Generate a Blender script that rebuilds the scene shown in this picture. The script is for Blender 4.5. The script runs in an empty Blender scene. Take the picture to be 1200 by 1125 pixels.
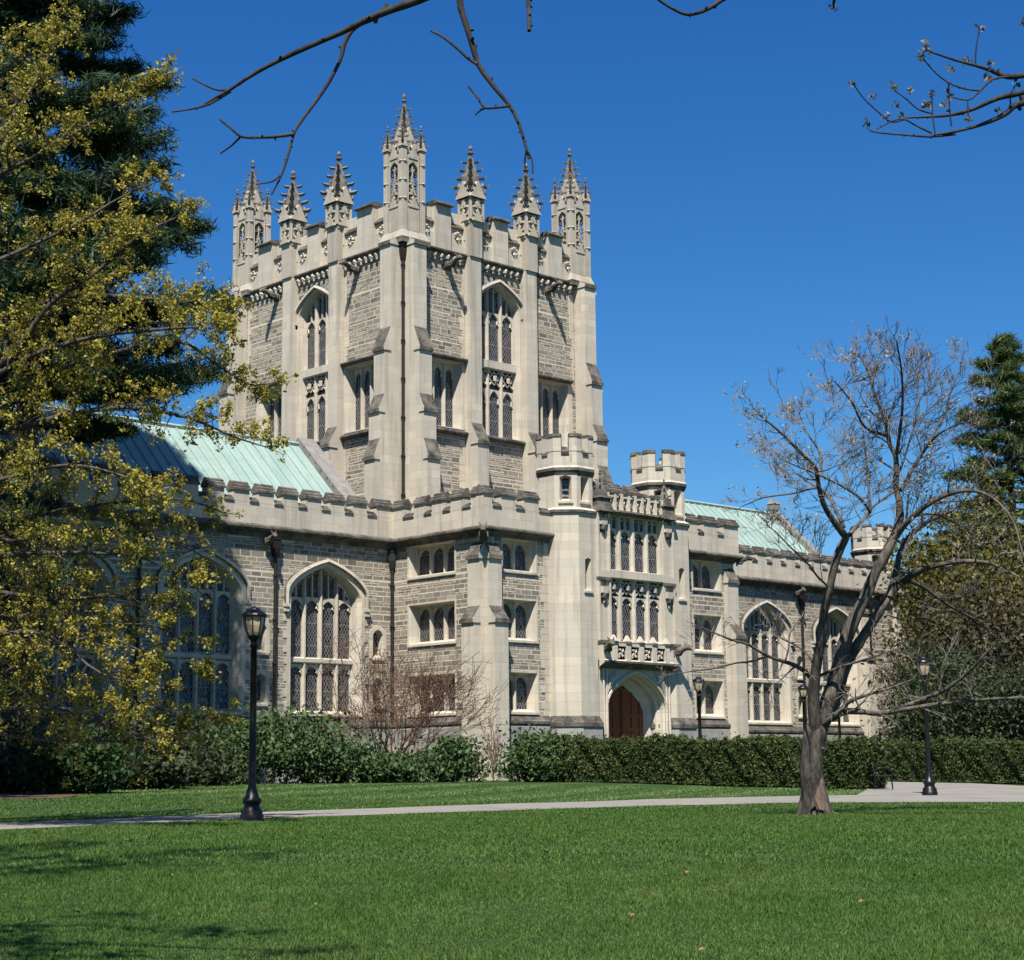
import bpy, math, random
import numpy as np
from mathutils import Vector, Matrix

# ------------------------------------------------------------------ camera
S = bpy.context.scene
COL = S.collection
CR = Vector((0.726148, -0.687454, -0.010802))
CU = Vector((-0.105106, -0.126521, 0.98638))
CF = Vector((0.679458, 0.715122, 0.164128))
CAM = Vector((-55.0037, -59.8064, 0.78))
FPX = 2088.57
cd = bpy.data.cameras.new('camera')
cam = bpy.data.objects.new('camera', cd)
COL.objects.link(cam)
m = Matrix((CR, CU, -CF)).transposed().to_4x4()
m.translation = CAM
cam.matrix_world = m
cd.sensor_width = 36
cd.sensor_fit = 'HORIZONTAL'
cd.lens = FPX / 1200 * 36
cd.clip_start = 0.1
cd.clip_end = 3000
S.camera = cam

# ------------------------------------------------------------------ light
SUN_EL = math.radians(57)
SDIR = Vector((0.76, 0.65, 0)).normalized()          # the way the light travels, on the ground
w = bpy.data.worlds.new('World')
S.world = w
w.use_nodes = True
wn = w.node_tree.nodes
sky = wn.new('ShaderNodeTexSky')
sky.sky_type = 'NISHITA'
sky.sun_disc = False
sky.sun_elevation = SUN_EL
sky.sun_rotation = math.atan2(-SDIR.x, -SDIR.y)
sky.altitude = 0
sky.air_density = 1.0
sky.dust_density = 0.0
sky.ozone_density = 3.2
bg = wn['Background']
bg.inputs['Strength'].default_value = 0.05
# the deep blue of a dry spring day: each channel of the sky keeps its own steepness
sepc = wn.new('ShaderNodeSeparateColor')
cmbc = wn.new('ShaderNodeCombineColor')
w.node_tree.links.new(sky.outputs[0], sepc.inputs[0])
for ch, (pw_, k_) in enumerate(((1.75, .19), (1.25, .602), (.95, 1.372))):
    a_ = wn.new('ShaderNodeMath')
    a_.operation = 'POWER'
    a_.inputs[1].default_value = pw_
    b_ = wn.new('ShaderNodeMath')
    b_.operation = 'MULTIPLY'
    b_.inputs[1].default_value = k_
    w.node_tree.links.new(sepc.outputs[ch], a_.inputs[0])
    w.node_tree.links.new(a_.outputs[0], b_.inputs[0])
    w.node_tree.links.new(b_.outputs[0], cmbc.inputs[ch])
w.node_tree.links.new(cmbc.outputs[0], bg.inputs[0])
sl = bpy.data.lights.new('sun', 'SUN')
sl.energy = 5.0
sl.angle = math.radians(0.53)
sl.color = (1.0, 0.955, 0.88)
so = bpy.data.objects.new('sun', sl)
COL.objects.link(so)
ld = Vector((SDIR.x * math.cos(SUN_EL), SDIR.y * math.cos(SUN_EL), -math.sin(SUN_EL)))
so.rotation_euler = ld.to_track_quat('-Z', 'Y').to_euler()
so.location = (-60, -60, 80)
S.view_settings.view_transform = 'Standard'
S.view_settings.look = 'None'
S.view_settings.gamma = 1
S.view_settings.exposure = 0.9
S.cycles.max_bounces = 5
S.cycles.transparent_max_bounces = 6

RNG = np.random.default_rng(11)
random.seed(5)


def at(u, v, dep):
    """photo pixel and distance in front of the camera -> point in the world"""
    return CAM + (CR * (u - 600) + CU * (562.5 - v) + CF * FPX) * (dep / FPX)


# ------------------------------------------------------------------ materials
def mat(name):
    mt = bpy.data.materials.new(name)
    mt.use_nodes = True
    nt = mt.node_tree
    b = nt.nodes['Principled BSDF']
    b.inputs['Specular IOR Level'].default_value = 0.25
    return mt, nt, b


def N(nt, t, **kw):
    n = nt.nodes.new(t)
    for k, v in kw.items():
        if hasattr(n, k):
            setattr(n, k, v)
        else:
            n.inputs[k.replace('_', ' ')].default_value = v
    return n


def mth(nt, op, a, b=None, c=None):
    n = nt.nodes.new('ShaderNodeMath')
    n.operation = op
    for i, x in enumerate((a, b, c)):
        if x is None:
            continue
        if isinstance(x, (int, float)):
            n.inputs[i].default_value = x
        else:
            nt.links.new(x, n.inputs[i])
    return n.outputs[0]


def mix(nt, f, a, b, blend='MIX'):
    n = nt.nodes.new('ShaderNodeMix')
    n.data_type = 'RGBA'
    n.blend_type = blend
    for s, x in ((0, f), (6, a), (7, b)):
        if isinstance(x, (int, float)):
            n.inputs[s].default_value = x
        elif isinstance(x, tuple):
            n.inputs[s].default_value = (*x, 1)
        else:
            nt.links.new(x, n.inputs[s])
    return n.outputs[2]


def ramp(nt, f, p0, p1):
    n = nt.nodes.new('ShaderNodeMapRange')
    n.inputs[1].default_value = p0
    n.inputs[2].default_value = p1
    nt.links.new(f, n.inputs[0])
    return n.outputs[0]


def noise(nt, scale, vec=None, detail=4, rough=0.6):
    n = N(nt, 'ShaderNodeTexNoise')
    n.inputs['Scale'].default_value = scale
    n.inputs['Detail'].default_value = detail
    n.inputs['Roughness'].default_value = rough
    if vec is not None:
        nt.links.new(vec, n.inputs['Vector'])
    return n.outputs[0]


def bump(nt, b, h, strength, dist):
    n = N(nt, 'ShaderNodeBump')
    n.inputs['Strength'].default_value = strength
    n.inputs['Distance'].default_value = dist
    nt.links.new(h, n.inputs['Height'])
    nt.links.new(n.outputs[0], b.inputs['Normal'])


def wall_coords(nt):
    tc = N(nt, 'ShaderNodeTexCoord')
    sp = N(nt, 'ShaderNodeSeparateXYZ')
    nt.links.new(tc.outputs['Object'], sp.inputs[0])
    return tc.outputs['Object'], mth(nt, 'ADD', sp.outputs[0], mth(nt, 'MULTIPLY', sp.outputs[1], 0.83)), sp.outputs[2]


def comb(nt, x, y, z=0.0):
    n = nt.nodes.new('ShaderNodeCombineXYZ')
    for i, v in enumerate((x, y, z)):
        if isinstance(v, (int, float)):
            n.inputs[i].default_value = v
        else:
            nt.links.new(v, n.inputs[i])
    return n.outputs[0]


def brick(nt, vec, bw, rh, ms, c1, c2, cm, smooth=0.1):
    n = N(nt, 'ShaderNodeTexBrick')
    nt.links.new(vec, n.inputs['Vector'])
    n.inputs['Scale'].default_value = 1
    n.inputs['Brick Width'].default_value = bw
    n.inputs['Row Height'].default_value = rh
    n.inputs['Mortar Size'].default_value = ms
    n.inputs['Mortar Smooth'].default_value = smooth
    n.inputs['Color1'].default_value = (*c1, 1)
    n.inputs['Color2'].default_value = (*c2, 1)
    n.inputs['Mortar'].default_value = (*cm, 1)
    return n


def limestone(name='limestone', tint=1.0, dirt=0.72):
    mt, nt, b = mat(name)
    obj, u, z = wall_coords(nt)
    br = brick(nt, comb(nt, u, z), 0.85, 0.42, 0.006, (.54 * tint, .475 * tint, .375 * tint), (.42 * tint, .372 * tint, .298 * tint), (.27, .235, .185))
    br.inputs['Bias'].default_value = -0.1
    geo = N(nt, 'ShaderNodeNewGeometry')
    big = noise(nt, 0.35, geo.outputs['Position'], 5)
    c = mix(nt, ramp(nt, big, .35, .72), br.outputs[0], (.40, .365, .305))
    mp = N(nt, 'ShaderNodeMapping')
    mp.inputs['Scale'].default_value = (2.6, 2.6, .16)
    nt.links.new(geo.outputs['Position'], mp.inputs[0])
    st = noise(nt, 1.0, mp.outputs[0], 6, .65)
    c = mix(nt, mth(nt, 'MULTIPLY', ramp(nt, st, .50, .74), dirt), c, (.20, .18, .148))
    fine = noise(nt, 9, geo.outputs['Position'], 3)
    c = mix(nt, mth(nt, 'MULTIPLY', ramp(nt, fine, .45, .8), .35), c, (.36, .32, .26))
    nt.links.new(c, b.inputs['Base Color'])
    b.inputs['Roughness'].default_value = .9
    bump(nt, b, mth(nt, 'ADD', fine, mth(nt, 'MULTIPLY', br.outputs[1], -2.0)), .25, .02)
    return mt


def rubble():
    mt, nt, b = mat('rubble_stone')
    obj, u, z = wall_coords(nt)
    geo = N(nt, 'ShaderNodeNewGeometry')
    # courses of unequal height, stones of unequal length
    zz = mth(nt, 'ADD', z, mth(nt, 'MULTIPLY', noise(nt, 1.0, comb(nt, 0.0, mth(nt, 'MULTIPLY', z, 2.3)), 2), .42))
    row = mth(nt, 'FLOOR', mth(nt, 'DIVIDE', zz, .235))
    wob = noise(nt, 1.0, comb(nt, mth(nt, 'MULTIPLY', u, .9), mth(nt, 'MULTIPLY', row, 3.7)), 2)
    uu = mth(nt, 'ADD', u, mth(nt, 'MULTIPLY', wob, .9))
    jit = noise(nt, 3.0, obj, 2)
    v1 = comb(nt, uu, mth(nt, 'ADD', zz, mth(nt, 'MULTIPLY', jit, .035)))
    b1 = brick(nt, v1, .62, .235, .022, (0, 0, 0), (1, 1, 1), (.5, .5, .5))
    v2 = comb(nt, mth(nt, 'ADD', uu, .31), mth(nt, 'ADD', zz, mth(nt, 'MULTIPLY', jit, .035)))
    b2 = brick(nt, v2, .40, .1175, .017, (0, 0, 0), (1, 1, 1), (.5, .5, .5))
    sel = noise(nt, 1.0, comb(nt, mth(nt, 'MULTIPLY', mth(nt, 'FLOOR', mth(nt, 'DIVIDE', uu, 1.24)), 5.3), mth(nt, 'MULTIPLY', row, 7.7)), 0)
    selb = mth(nt, 'GREATER_THAN', sel, .55)
    val = mix(nt, selb, b1.outputs[0], b2.outputs[0])
    mor = mix(nt, selb, b1.outputs[1], b2.outputs[1])
    cr = N(nt, 'ShaderNodeValToRGB')
    e = cr.color_ramp.elements
    e[0].position = 0; e[0].color = (.09, .08, .068, 1)
    e[1].position = 1; e[1].color = (.32, .285, .232, 1)
    for p, c in ((.3, (.155, .134, .105)), (.55, (.245, .208, .155)), (.78, (.19, .177, .155))):
        k = e.new(p)
        k.color = (*c, 1)
    nt.links.new(val, cr.inputs[0])
    c = mix(nt, mth(nt, 'MULTIPLY', ramp(nt, noise(nt, 6, obj, 4), .4, .75), .45), cr.outputs[0], (.30, .275, .23))
    c = mix(nt, mor, c, (.52, .455, .35))
    c = mix(nt, mth(nt, 'MULTIPLY', ramp(nt, noise(nt, .5, geo.outputs['Position'], 4), .5, .75), .3), c, (.17, .15, .125))
    nt.links.new(c, b.inputs['Base Color'])
    b.inputs['Roughness'].default_value = .95
    bump(nt, b, mth(nt, 'ADD', mth(nt, 'MULTIPLY', mor, -1.0), mth(nt, 'MULTIPLY', noise(nt, 12, obj, 3), .6)), .6, .03)
    return mt


def weathered():
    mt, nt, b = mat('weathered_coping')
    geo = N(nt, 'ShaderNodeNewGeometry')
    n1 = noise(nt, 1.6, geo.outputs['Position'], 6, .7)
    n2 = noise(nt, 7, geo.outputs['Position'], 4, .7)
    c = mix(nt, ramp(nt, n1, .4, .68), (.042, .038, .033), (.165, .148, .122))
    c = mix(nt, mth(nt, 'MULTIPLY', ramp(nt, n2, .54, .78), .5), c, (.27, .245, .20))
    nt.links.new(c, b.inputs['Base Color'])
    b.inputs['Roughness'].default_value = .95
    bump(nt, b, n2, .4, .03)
    return mt


def simple(name, col, rough=.6, metal=0.0, var=.25, scale=4, spec=.3, bmp=.1):
    mt, nt, b = mat(name)
    geo = N(nt, 'ShaderNodeNewGeometry')
    n = noise(nt, scale, geo.outputs['Position'], 5, .65)
    c = mix(nt, ramp(nt, n, .3, .7), tuple(x * (1 - var) for x in col), tuple(min(1, x * (1 + var)) for x in col))
    nt.links.new(c, b.inputs['Base Color'])
    b.inputs['Roughness'].default_value = rough
    b.inputs['Metallic'].default_value = metal
    b.inputs['Specular IOR Level'].default_value = spec
    if bmp:
        bump(nt, b, n, bmp, .02)
    return mt


def leaded():
    mt, nt, b = mat('leaded_glass')
    obj, u, z = wall_coords(nt)
    wob = mth(nt, 'MULTIPLY', noise(nt, 2.2, obj, 2), .10)
    a = mth(nt, 'DIVIDE', mth(nt, 'ADD', u, wob), .165)
    c_ = mth(nt, 'DIVIDE', mth(nt, 'ADD', z, wob), .29)
    f1 = mth(nt, 'ABSOLUTE', mth(nt, 'SUBTRACT', mth(nt, 'FRACT', mth(nt, 'ADD', a, c_)), .5))
    f2 = mth(nt, 'ABSOLUTE', mth(nt, 'SUBTRACT', mth(nt, 'FRACT', mth(nt, 'SUBTRACT', a, c_)), .5))
    lead = mth(nt, 'LESS_THAN', mth(nt, 'MINIMUM', f1, f2), .085)
    bar = mth(nt, 'LESS_THAN', mth(nt, 'FRACT', mth(nt, 'DIVIDE', z, 1.05)), .035)
    lead = mth(nt, 'MAXIMUM', lead, bar)
    cell = N(nt, 'ShaderNodeTexWhiteNoise')
    nt.links.new(comb(nt, mth(nt, 'FLOOR', mth(nt, 'ADD', mth(nt, 'ADD', a, c_), .5)), mth(nt, 'FLOOR', mth(nt, 'ADD', mth(nt, 'SUBTRACT', a, c_), .5))), cell.inputs['Vector'])
    g = mix(nt, cell.outputs[0], (.008, .009, .012), (.03, .033, .042))
    col = mix(nt, lead, g, (.16, .155, .145))
    nt.links.new(col, b.inputs['Base Color'])
    nt.links.new(mth(nt, 'ADD', mth(nt, 'MULTIPLY', lead, .4), mth(nt, 'MULTIPLY', cell.outputs[0], .22)), b.inputs['Roughness'])
    b.inputs['Specular IOR Level'].default_value = .28
    b.inputs['Specular IOR Level'].default_value = .5
    geo = N(nt, 'ShaderNodeNewGeometry')
    def vm(op, p, q):
        n = nt.nodes.new('ShaderNodeVectorMath')
        n.operation = op
        for i_, x_ in enumerate((p, q)):
            if isinstance(x_, tuple): n.inputs[i_].default_value = x_
            elif x_ is not None: nt.links.new(x_, n.inputs[i_])
        return n.outputs[0]
    tilt = vm('MULTIPLY', vm('SUBTRACT', cell.outputs['Color'], (.5, .5, .5)), (.32, .32, .32))
    nt.links.new(vm('NORMALIZE', vm('ADD', geo.outputs['Normal'], tilt), None), b.inputs['Normal'])
    return mt


def copper():
    mt, nt, b = mat('green_copper')
    geo = N(nt, 'ShaderNodeNewGeometry')
    mp = N(nt, 'ShaderNodeMapping')
    mp.inputs['Scale'].default_value = (1.7, .3, .3)
    nt.links.new(geo.outputs['Position'], mp.inputs[0])
    n = noise(nt, 1.2, mp.outputs[0], 6, .7)
    c = mix(nt, ramp(nt, n, .3, .7), (.19, .275, .245), (.285, .365, .33))
    n3 = noise(nt, 5, geo.outputs['Position'], 4, .7)
    c = mix(nt, mth(nt, 'MULTIPLY', ramp(nt, n3, .55, .8), .45), c, (.10, .18, .155))
    n5 = noise(nt, .55, geo.outputs['Position'], 6, .75)
    c = mix(nt, mth(nt, 'MULTIPLY', ramp(nt, n5, .5, .72), .55), c, (.16, .20, .17))
    nt.links.new(c, b.inputs['Base Color'])
    b.inputs['Roughness'].default_value = .75
    return mt


def foliage(name, c1, c2, c3, trans=.3, lawn=False):
    mt, nt, b = mat(name)
    geo = N(nt, 'ShaderNodeNewGeometry')
    cr = N(nt, 'ShaderNodeValToRGB')
    e = cr.color_ramp.elements
    e[0].position = 0; e[0].color = (*c1, 1)
    e[1].position = 1; e[1].color = (*c3, 1)
    k = e.new(.5)
    k.color = (*c2, 1)
    n = noise(nt, .9, geo.outputs['Position'], 3)
    f = mth(nt, 'ADD', mth(nt, 'MULTIPLY', geo.outputs['Random Per Island'], .65), mth(nt, 'MULTIPLY', ramp(nt, n, .3, .7), .35))
    nt.links.new(f, cr.inputs[0])
    col = cr.outputs[0]
    if lawn:
        P = geo.outputs['Position']
        n1 = noise(nt, .22, P, 4)
        n2 = noise(nt, 1.7, P, 5, .7)
        col = mix(nt, mth(nt, 'MULTIPLY', ramp(nt, n1, .42, .7), .5), col, (.115, .150, .036))
        col = mix(nt, mth(nt, 'MULTIPLY', ramp(nt, n2, .54, .72), .55), col, (.022, .062, .012))
        n4 = noise(nt, .9, P, 3)
        col = mix(nt, mth(nt, 'MULTIPLY', ramp(nt, n4, .6, .78), .5), col, (.16, .165, .06))
        sp = N(nt, 'ShaderNodeSeparateXYZ')
        nt.links.new(P, sp.inputs[0])
        ds = mth(nt, 'ADD', mth(nt, 'MULTIPLY', sp.outputs[0], .35), mth(nt, 'MULTIPLY', sp.outputs[1], -.94))
        s_ = mth(nt, 'SINE', mth(nt, 'ADD', mth(nt, 'MULTIPLY', ds, 2.4), mth(nt, 'MULTIPLY', n1, 2.0)))
        far = ramp(nt, mth(nt, 'ADD', mth(nt, 'MULTIPLY', sp.outputs[0], .689), mth(nt, 'MULTIPLY', sp.outputs[1], .725)), -34, -30)
        col = mix(nt, mth(nt, 'MULTIPLY', mth(nt, 'MULTIPLY', ramp(nt, s_, -.2, .6), far), .85), col, (.17, .24, .085))  # mown stripes: sheen of the blades' lean painted as lighter green
    nt.links.new(col, b.inputs['Base Color'])
    b.inputs['Roughness'].default_value = .6
    b.inputs['Specular IOR Level'].default_value = .25
    if trans:
        t = N(nt, 'ShaderNodeBsdfTranslucent')
        nt.links.new(col, t.inputs[0])
        mx = N(nt, 'ShaderNodeMixShader')
        mx.inputs[0].default_value = trans
        nt.links.new(b.outputs[0], mx.inputs[1])
        nt.links.new(t.outputs[0], mx.inputs[2])
        nt.links.new(mx.outputs[0], nt.nodes['Material Output'].inputs[0])
    return mt


def bark(name, c1, c2, scale=6):
    mt, nt, b = mat(name)
    geo = N(nt, 'ShaderNodeNewGeometry')
    mp = N(nt, 'ShaderNodeMapping')
    mp.inputs['Scale'].default_value = (scale, scale, scale * .22)
    nt.links.new(geo.outputs['Position'], mp.inputs[0])
    n = noise(nt, 1.5, mp.outputs[0], 7, .7)
    n2 = noise(nt, 1.1, geo.outputs['Position'], 4)
    c = mix(nt, ramp(nt, n, .35, .66), c1, c2)
    c = mix(nt, mth(nt, 'MULTIPLY', ramp(nt, n2, .5, .75), .5), c, tuple(min(1, x * 1.5) for x in c2))
    nt.links.new(c, b.inputs['Base Color'])
    b.inputs['Roughness'].default_value = .95
    bump(nt, b, n, .9, .04)
    return mt


def lawn_mat():
    mt, nt, b = mat('lawn_green')
    geo = N(nt, 'ShaderNodeNewGeometry')
    P = geo.outputs['Position']
    n1 = noise(nt, .25, P, 5)
    n2 = noise(nt, 3.5, P, 5, .7)
    n3 = noise(nt, 30, P, 3, .7)
    c = mix(nt, ramp(nt, n1, .3, .7), (.018, .042, .007), (.030, .062, .011))
    c = mix(nt, mth(nt, 'MULTIPLY', ramp(nt, n2, .45, .75), .55), c, (.034, .066, .014))
    c = mix(nt, mth(nt, 'MULTIPLY', ramp(nt, n3, .4, .8), .5), c, (.012, .04, .007))
    # mown stripes below the library: the brightness of leaning blades put into the colour
    sp = N(nt, 'ShaderNodeSeparateXYZ')
    nt.links.new(P, sp.inputs[0])
    ds = mth(nt, 'ADD', mth(nt, 'MULTIPLY', sp.outputs[0], .35), mth(nt, 'MULTIPLY', sp.outputs[1], -.94))
    s_ = mth(nt, 'SINE', mth(nt, 'ADD', mth(nt, 'MULTIPLY', ds, 2.6), mth(nt, 'MULTIPLY', n1, 2.0)))
    far = ramp(nt, mth(nt, 'ADD', mth(nt, 'MULTIPLY', sp.outputs[0], .689), mth(nt, 'MULTIPLY', sp.outputs[1], .725)), -34, -30)
    c = mix(nt, mth(nt, 'MULTIPLY', mth(nt, 'MULTIPLY', ramp(nt, s_, .2, 1), far), .35), c, (.085, .155, .040))
    nt.links.new(c, b.inputs['Base Color'])
    b.inputs['Roughness'].default_value = .9
    bump(nt, b, mth(nt, 'ADD', n3, mth(nt, 'MULTIPLY', n2, .8)), .9, .05)
    return mt


def concrete():
    mt, nt, b = mat('pale_concrete')
    geo = N(nt, 'ShaderNodeNewGeometry')
    P = geo.outputs['Position']
    n1 = noise(nt, .6, P, 6, .7)
    n2 = noise(nt, 14, P, 3)
    c = mix(nt, ramp(nt, n1, .3, .7), (.165, .153, .132), (.235, .22, .195))
    sp = N(nt, 'ShaderNodeSeparateXYZ')
    nt.links.new(P, sp.inputs[0])
    jx = mth(nt, 'LESS_THAN', mth(nt, 'FRACT', mth(nt, 'DIVIDE', mth(nt, 'ADD', sp.outputs[0], mth(nt, 'MULTIPLY', n1, .08)), 1.7)), .035)
    c = mix(nt, mth(nt, 'MULTIPLY', jx, .7), c, (.075, .07, .058))
    n6 = noise(nt, 1.6, P, 5, .75)
    c = mix(nt, mth(nt, 'MULTIPLY', ramp(nt, n6, .52, .7), .4), c, (.12, .11, .09))
    c = mix(nt, mth(nt, 'MULTIPLY', ramp(nt, n2, .5, .8), .3), c, (.16, .15, .13))
    nt.links.new(c, b.inputs['Base Color'])
    b.inputs['Roughness'].default_value = .9
    return mt


STONE = limestone()
PALE = limestone('carved_limestone', 1.03, .35)
PINST = limestone('weathered_pinnacle_stone', .74, 1.0)
RUB = rubble()
WTH = weathered()
GLASS = leaded()
COPPER = copper()
SOOT_SHADE = simple('sooty_and_shaded_stone', (.14, .126, .106), .95, 0, .55, 3.2)  # dark weathered spires; also stands in for shade in the pinnacle recesses
PLINTH = simple('grey_plinth_stone', (.25, .24, .22), .9, 0, .3, 1.2)
IRON = simple('dark_iron', (.022, .018, .016), .5, .3, .4, 6, .4)
BLACK = simple('black_lamp_paint', (.006, .006, .006), .38, 0, .3, 5, .3, .04)
LAMPGL = simple('amber_lamp_glass', (.42, .33, .22), .25, 0, .15, 3, .5, 0)
WOOD = simple('red_oak_door', (.20, .055, .02), .5, 0, .35, 9)
DARK = simple('painted_recess_shade', (.012, .011, .011), .9, 0, .2, 2)  # near-black colour painting the shade inside carved panels and piercings
FLAT = simple('grey_roofing', (.16, .16, .155), .9, 0, .2, 1)
LEAD = simple('grey_flashing', (.19, .18, .165), .7, 0, .3, 2.5)
LAWN = lawn_mat()
CONC = concrete()
SOIL = simple('brown_mulch', (.075, .042, .028), 1, 0, .4, 8)
BARK_T = bark('grey_brown_bark', (.03, .025, .02), (.145, .12, .095), 9)
BARK_W = bark('grey_tan_twig_bark', (.075, .065, .06), (.20, .175, .155), 9)
BARK_M = bark('maple_bark', (.03, .025, .02), (.10, .086, .07), 6)
BARK_D = bark('dark_twig_bark', (.018, .015, .014), (.062, .054, .05), 8)
BARK_S = bark('red_brown_twig_bark', (.065, .038, .027), (.15, .09, .062), 8)
SCAR = bark('bare_scar_wood', (.10, .068, .05), (.21, .15, .11), 8)
BUD = foliage('pale_bud', (.20, .17, .07), (.27, .24, .10), (.36, .33, .18), .2)
DBUD = foliage('dark_bud', (.05, .035, .02), (.12, .09, .05), (.34, .31, .22), .2)
REDBUD = foliage('red_brown_bud', (.13, .06, .03), (.22, .11, .06), (.30, .18, .10), .2)
MAPLE = foliage('yellow_green_blossom', (.15, .132, .018), (.285, .245, .034), (.46, .385, .085), .35)
PINE = foliage('pine_needle', (.010, .024, .010), (.020, .045, .016), (.034, .066, .024), .12)
PINE2 = foliage('yellow_green_pine_needle', (.026, .050, .014), (.055, .088, .024), (.10, .13, .036), .2)  # lighter, yellower needle colour for the pines at the right
HEDGE = foliage('yew_leaf', (.020, .036, .010), (.045, .066, .016), (.082, .10, .026), .2)
RHODO = foliage('rhododendron_leaf', (.022, .048, .015), (.05, .088, .026), (.095, .135, .048), .2)
YEW = foliage('soft_evergreen', (.012, .03, .008), (.026, .058, .014), (.05, .09, .024), .2)
OLIVE = foliage('olive_spring_leaf', (.03, .036, .010), (.085, .082, .018), (.27, .21, .04), .3)
BRNLF = foliage('brown_spring_leaf', (.022, .019, .012), (.052, .045, .022), (.11, .10, .042), .25)
DRKLF = foliage('dark_evergreen_leaf', (.012, .02, .009), (.03, .042, .016), (.07, .08, .028), .2)
DEADLF = simple('dry_leaf', (.20, .12, .055), .8, 0, .3, 20)
GRASS = foliage('grass_blade', (.030, .078, .009), (.060, .130, .017), (.130, .205, .044), .3, True)


# ------------------------------------------------------------------ mesh helpers
class MB:
    def __init__(s):
        s.v = []; s.f = []; s.m = []; s.k = 0

    def face(s, pts, mi=None):
        i = len(s.v)
        s.v.extend([tuple(p) for p in pts])
        s.f.append(tuple(range(i, i + len(pts))))
        s.m.append(s.k if mi is None else mi)

    def box(s, x0, x1, y0, y1, z0, z1, mi=None, skip=''):
        a = [(x0, y0, z0), (x1, y0, z0), (x1, y1, z0), (x0, y1, z0), (x0, y0, z1), (x1, y0, z1), (x1, y1, z1), (x0, y1, z1)]
        i = len(s.v)
        s.v.extend(a)
        for q in ((0, 3, 2, 1), (4, 5, 6, 7), (0, 1, 5, 4), (1, 2, 6, 5), (2, 3, 7, 6), (3, 0, 4, 7)):
            s.f.append(tuple(i + j for j in q))
            s.m.append(s.k if mi is None else mi)

    def extr(s, prof, u0, u1, m0=0.0, m1=0.0, mats=None, caps=True):
        """profile of (y, z) points extruded along x, mitred by m*y at either end"""
        n = len(prof)
        A = [(u0 + m0 * y, y, z) for y, z in prof]
        B = [(u1 + m1 * y, y, z) for y, z in prof]
        for i in range(n):
            j = (i + 1) % n
            s.face([A[i], B[i], B[j], A[j]], mats[i] if mats else None)
        if caps:
            s.face(A[::-1], 0); s.face(B, 0)

    def prism(s, pts, z0, z1, mi=None, top=True, sc=1.0, c=(0, 0)):
        n = len(pts)
        T = [(c[0] + (p[0] - c[0]) * sc, c[1] + (p[1] - c[1]) * sc) for p in pts]
        for i in range(n):
            j = (i + 1) % n
            s.face([(*pts[i], z0), (*pts[j], z0), (*T[j], z1), (*T[i], z1)], mi)
        if top:
            s.face([(*p, z1) for p in T], mi)

    def strip(s, A, B, mi=None, closed=False):
        n = len(A)
        for i in range(n if closed else n - 1):
            j = (i + 1) % n
            s.face([A[i], A[j], B[j], B[i]], mi)

    def tube(s, pts, rad, n=6, mi=None):
        pts = [Vector(p) for p in pts]
        i0 = len(s.v)
        up = Vector((0.3, 0.2, 1))
        for i, p in enumerate(pts):
            d = pts[min(i + 1, len(pts) - 1)] - pts[max(i - 1, 0)]
            if d.length < 1e-6:
                d = Vector((0, 0, 1))
            d.normalize()
            a = d.cross(up)
            if a.length < .05:
                a = d.cross(Vector((1, 0, 0)))
            a.normalize()
            b = d.cross(a)
            r = rad[i] if hasattr(rad, '__len__') else rad
            for k in range(n):
                t = 2 * math.pi * k / n
                s.v.append(tuple(p + a * (r * math.cos(t)) + b * (r * math.sin(t))))
        for i in range(len(pts) - 1):
            for k in range(n):
                q = (k + 1) % n
                s.f.append((i0 + i * n + k, i0 + i * n + q, i0 + (i + 1) * n + q, i0 + (i + 1) * n + k))
                s.m.append(s.k if mi is None else mi)

    def lathe(s, prof, n=12, c=(0, 0), mi=None):
        i0 = len(s.v)
        for r, z in prof:
            for k in range(n):
                t = 2 * math.pi * k / n
                s.v.append((c[0] + r * math.cos(t), c[1] + r * math.sin(t), z))
        for i in range(len(prof) - 1):
            for k in range(n):
                q = (k + 1) % n
                s.f.append((i0 + i * n + k, i0 + i * n + q, i0 + (i + 1) * n + q, i0 + (i + 1) * n + k))
                s.m.append(s.k if mi is None else mi)

    def build(s, name, mats, parent=None, loc=(0, 0, 0), rz=0.0, smooth=False):
        me = bpy.data.meshes.new(name)
        me.from_pydata(s.v, [], s.f)
        if not isinstance(mats, (list, tuple)):
            mats = [mats]
        for x in mats:
            me.materials.append(x)
        if len(mats) > 1:
            me.polygons.foreach_set('material_index', [min(x, len(mats) - 1) for x in s.m])
        if smooth:
            me.polygons.foreach_set('use_smooth', [True] * len(s.f))
        me.update()
        o = bpy.data.objects.new(name, me)
        COL.objects.link(o)
        o.parent = parent
        o.location = loc
        o.rotation_euler = (0, 0, rz)
        return o


def quads_obj(name, C, A, B, mt, parent=None, tri=False):
    """leaf-like faces: centres C, half-axes A (long) and B (short), all (n,3)"""
    n = len(C)
    if tri:
        V = np.stack([C - B, C + B, C + A], 1).reshape(-1, 3)
        k = 3
    else:
        V = np.stack([C - A, C - .15 * A + B, C + A, C - .15 * A - B], 1).reshape(-1, 3)
        k = 4
    me = bpy.data.meshes.new(name)
    me.vertices.add(n * k)
    me.vertices.foreach_set('co', V.astype(np.float32).ravel())
    me.loops.add(n * k)
    me.loops.foreach_set('vertex_index', np.arange(n * k, dtype=np.int32))
    me.polygons.add(n)
    me.polygons.foreach_set('loop_start', np.arange(0, n * k, k, dtype=np.int32))
    me.update(calc_edges=True)
    me.materials.append(mt)
    o = bpy.data.objects.new(name, me)
    COL.objects.link(o)
    o.parent = parent
    return o


def rand_dirs(n, rng=RNG):
    d = rng.normal(size=(n, 3))
    return d / np.linalg.norm(d, axis=1)[:, None]


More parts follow.
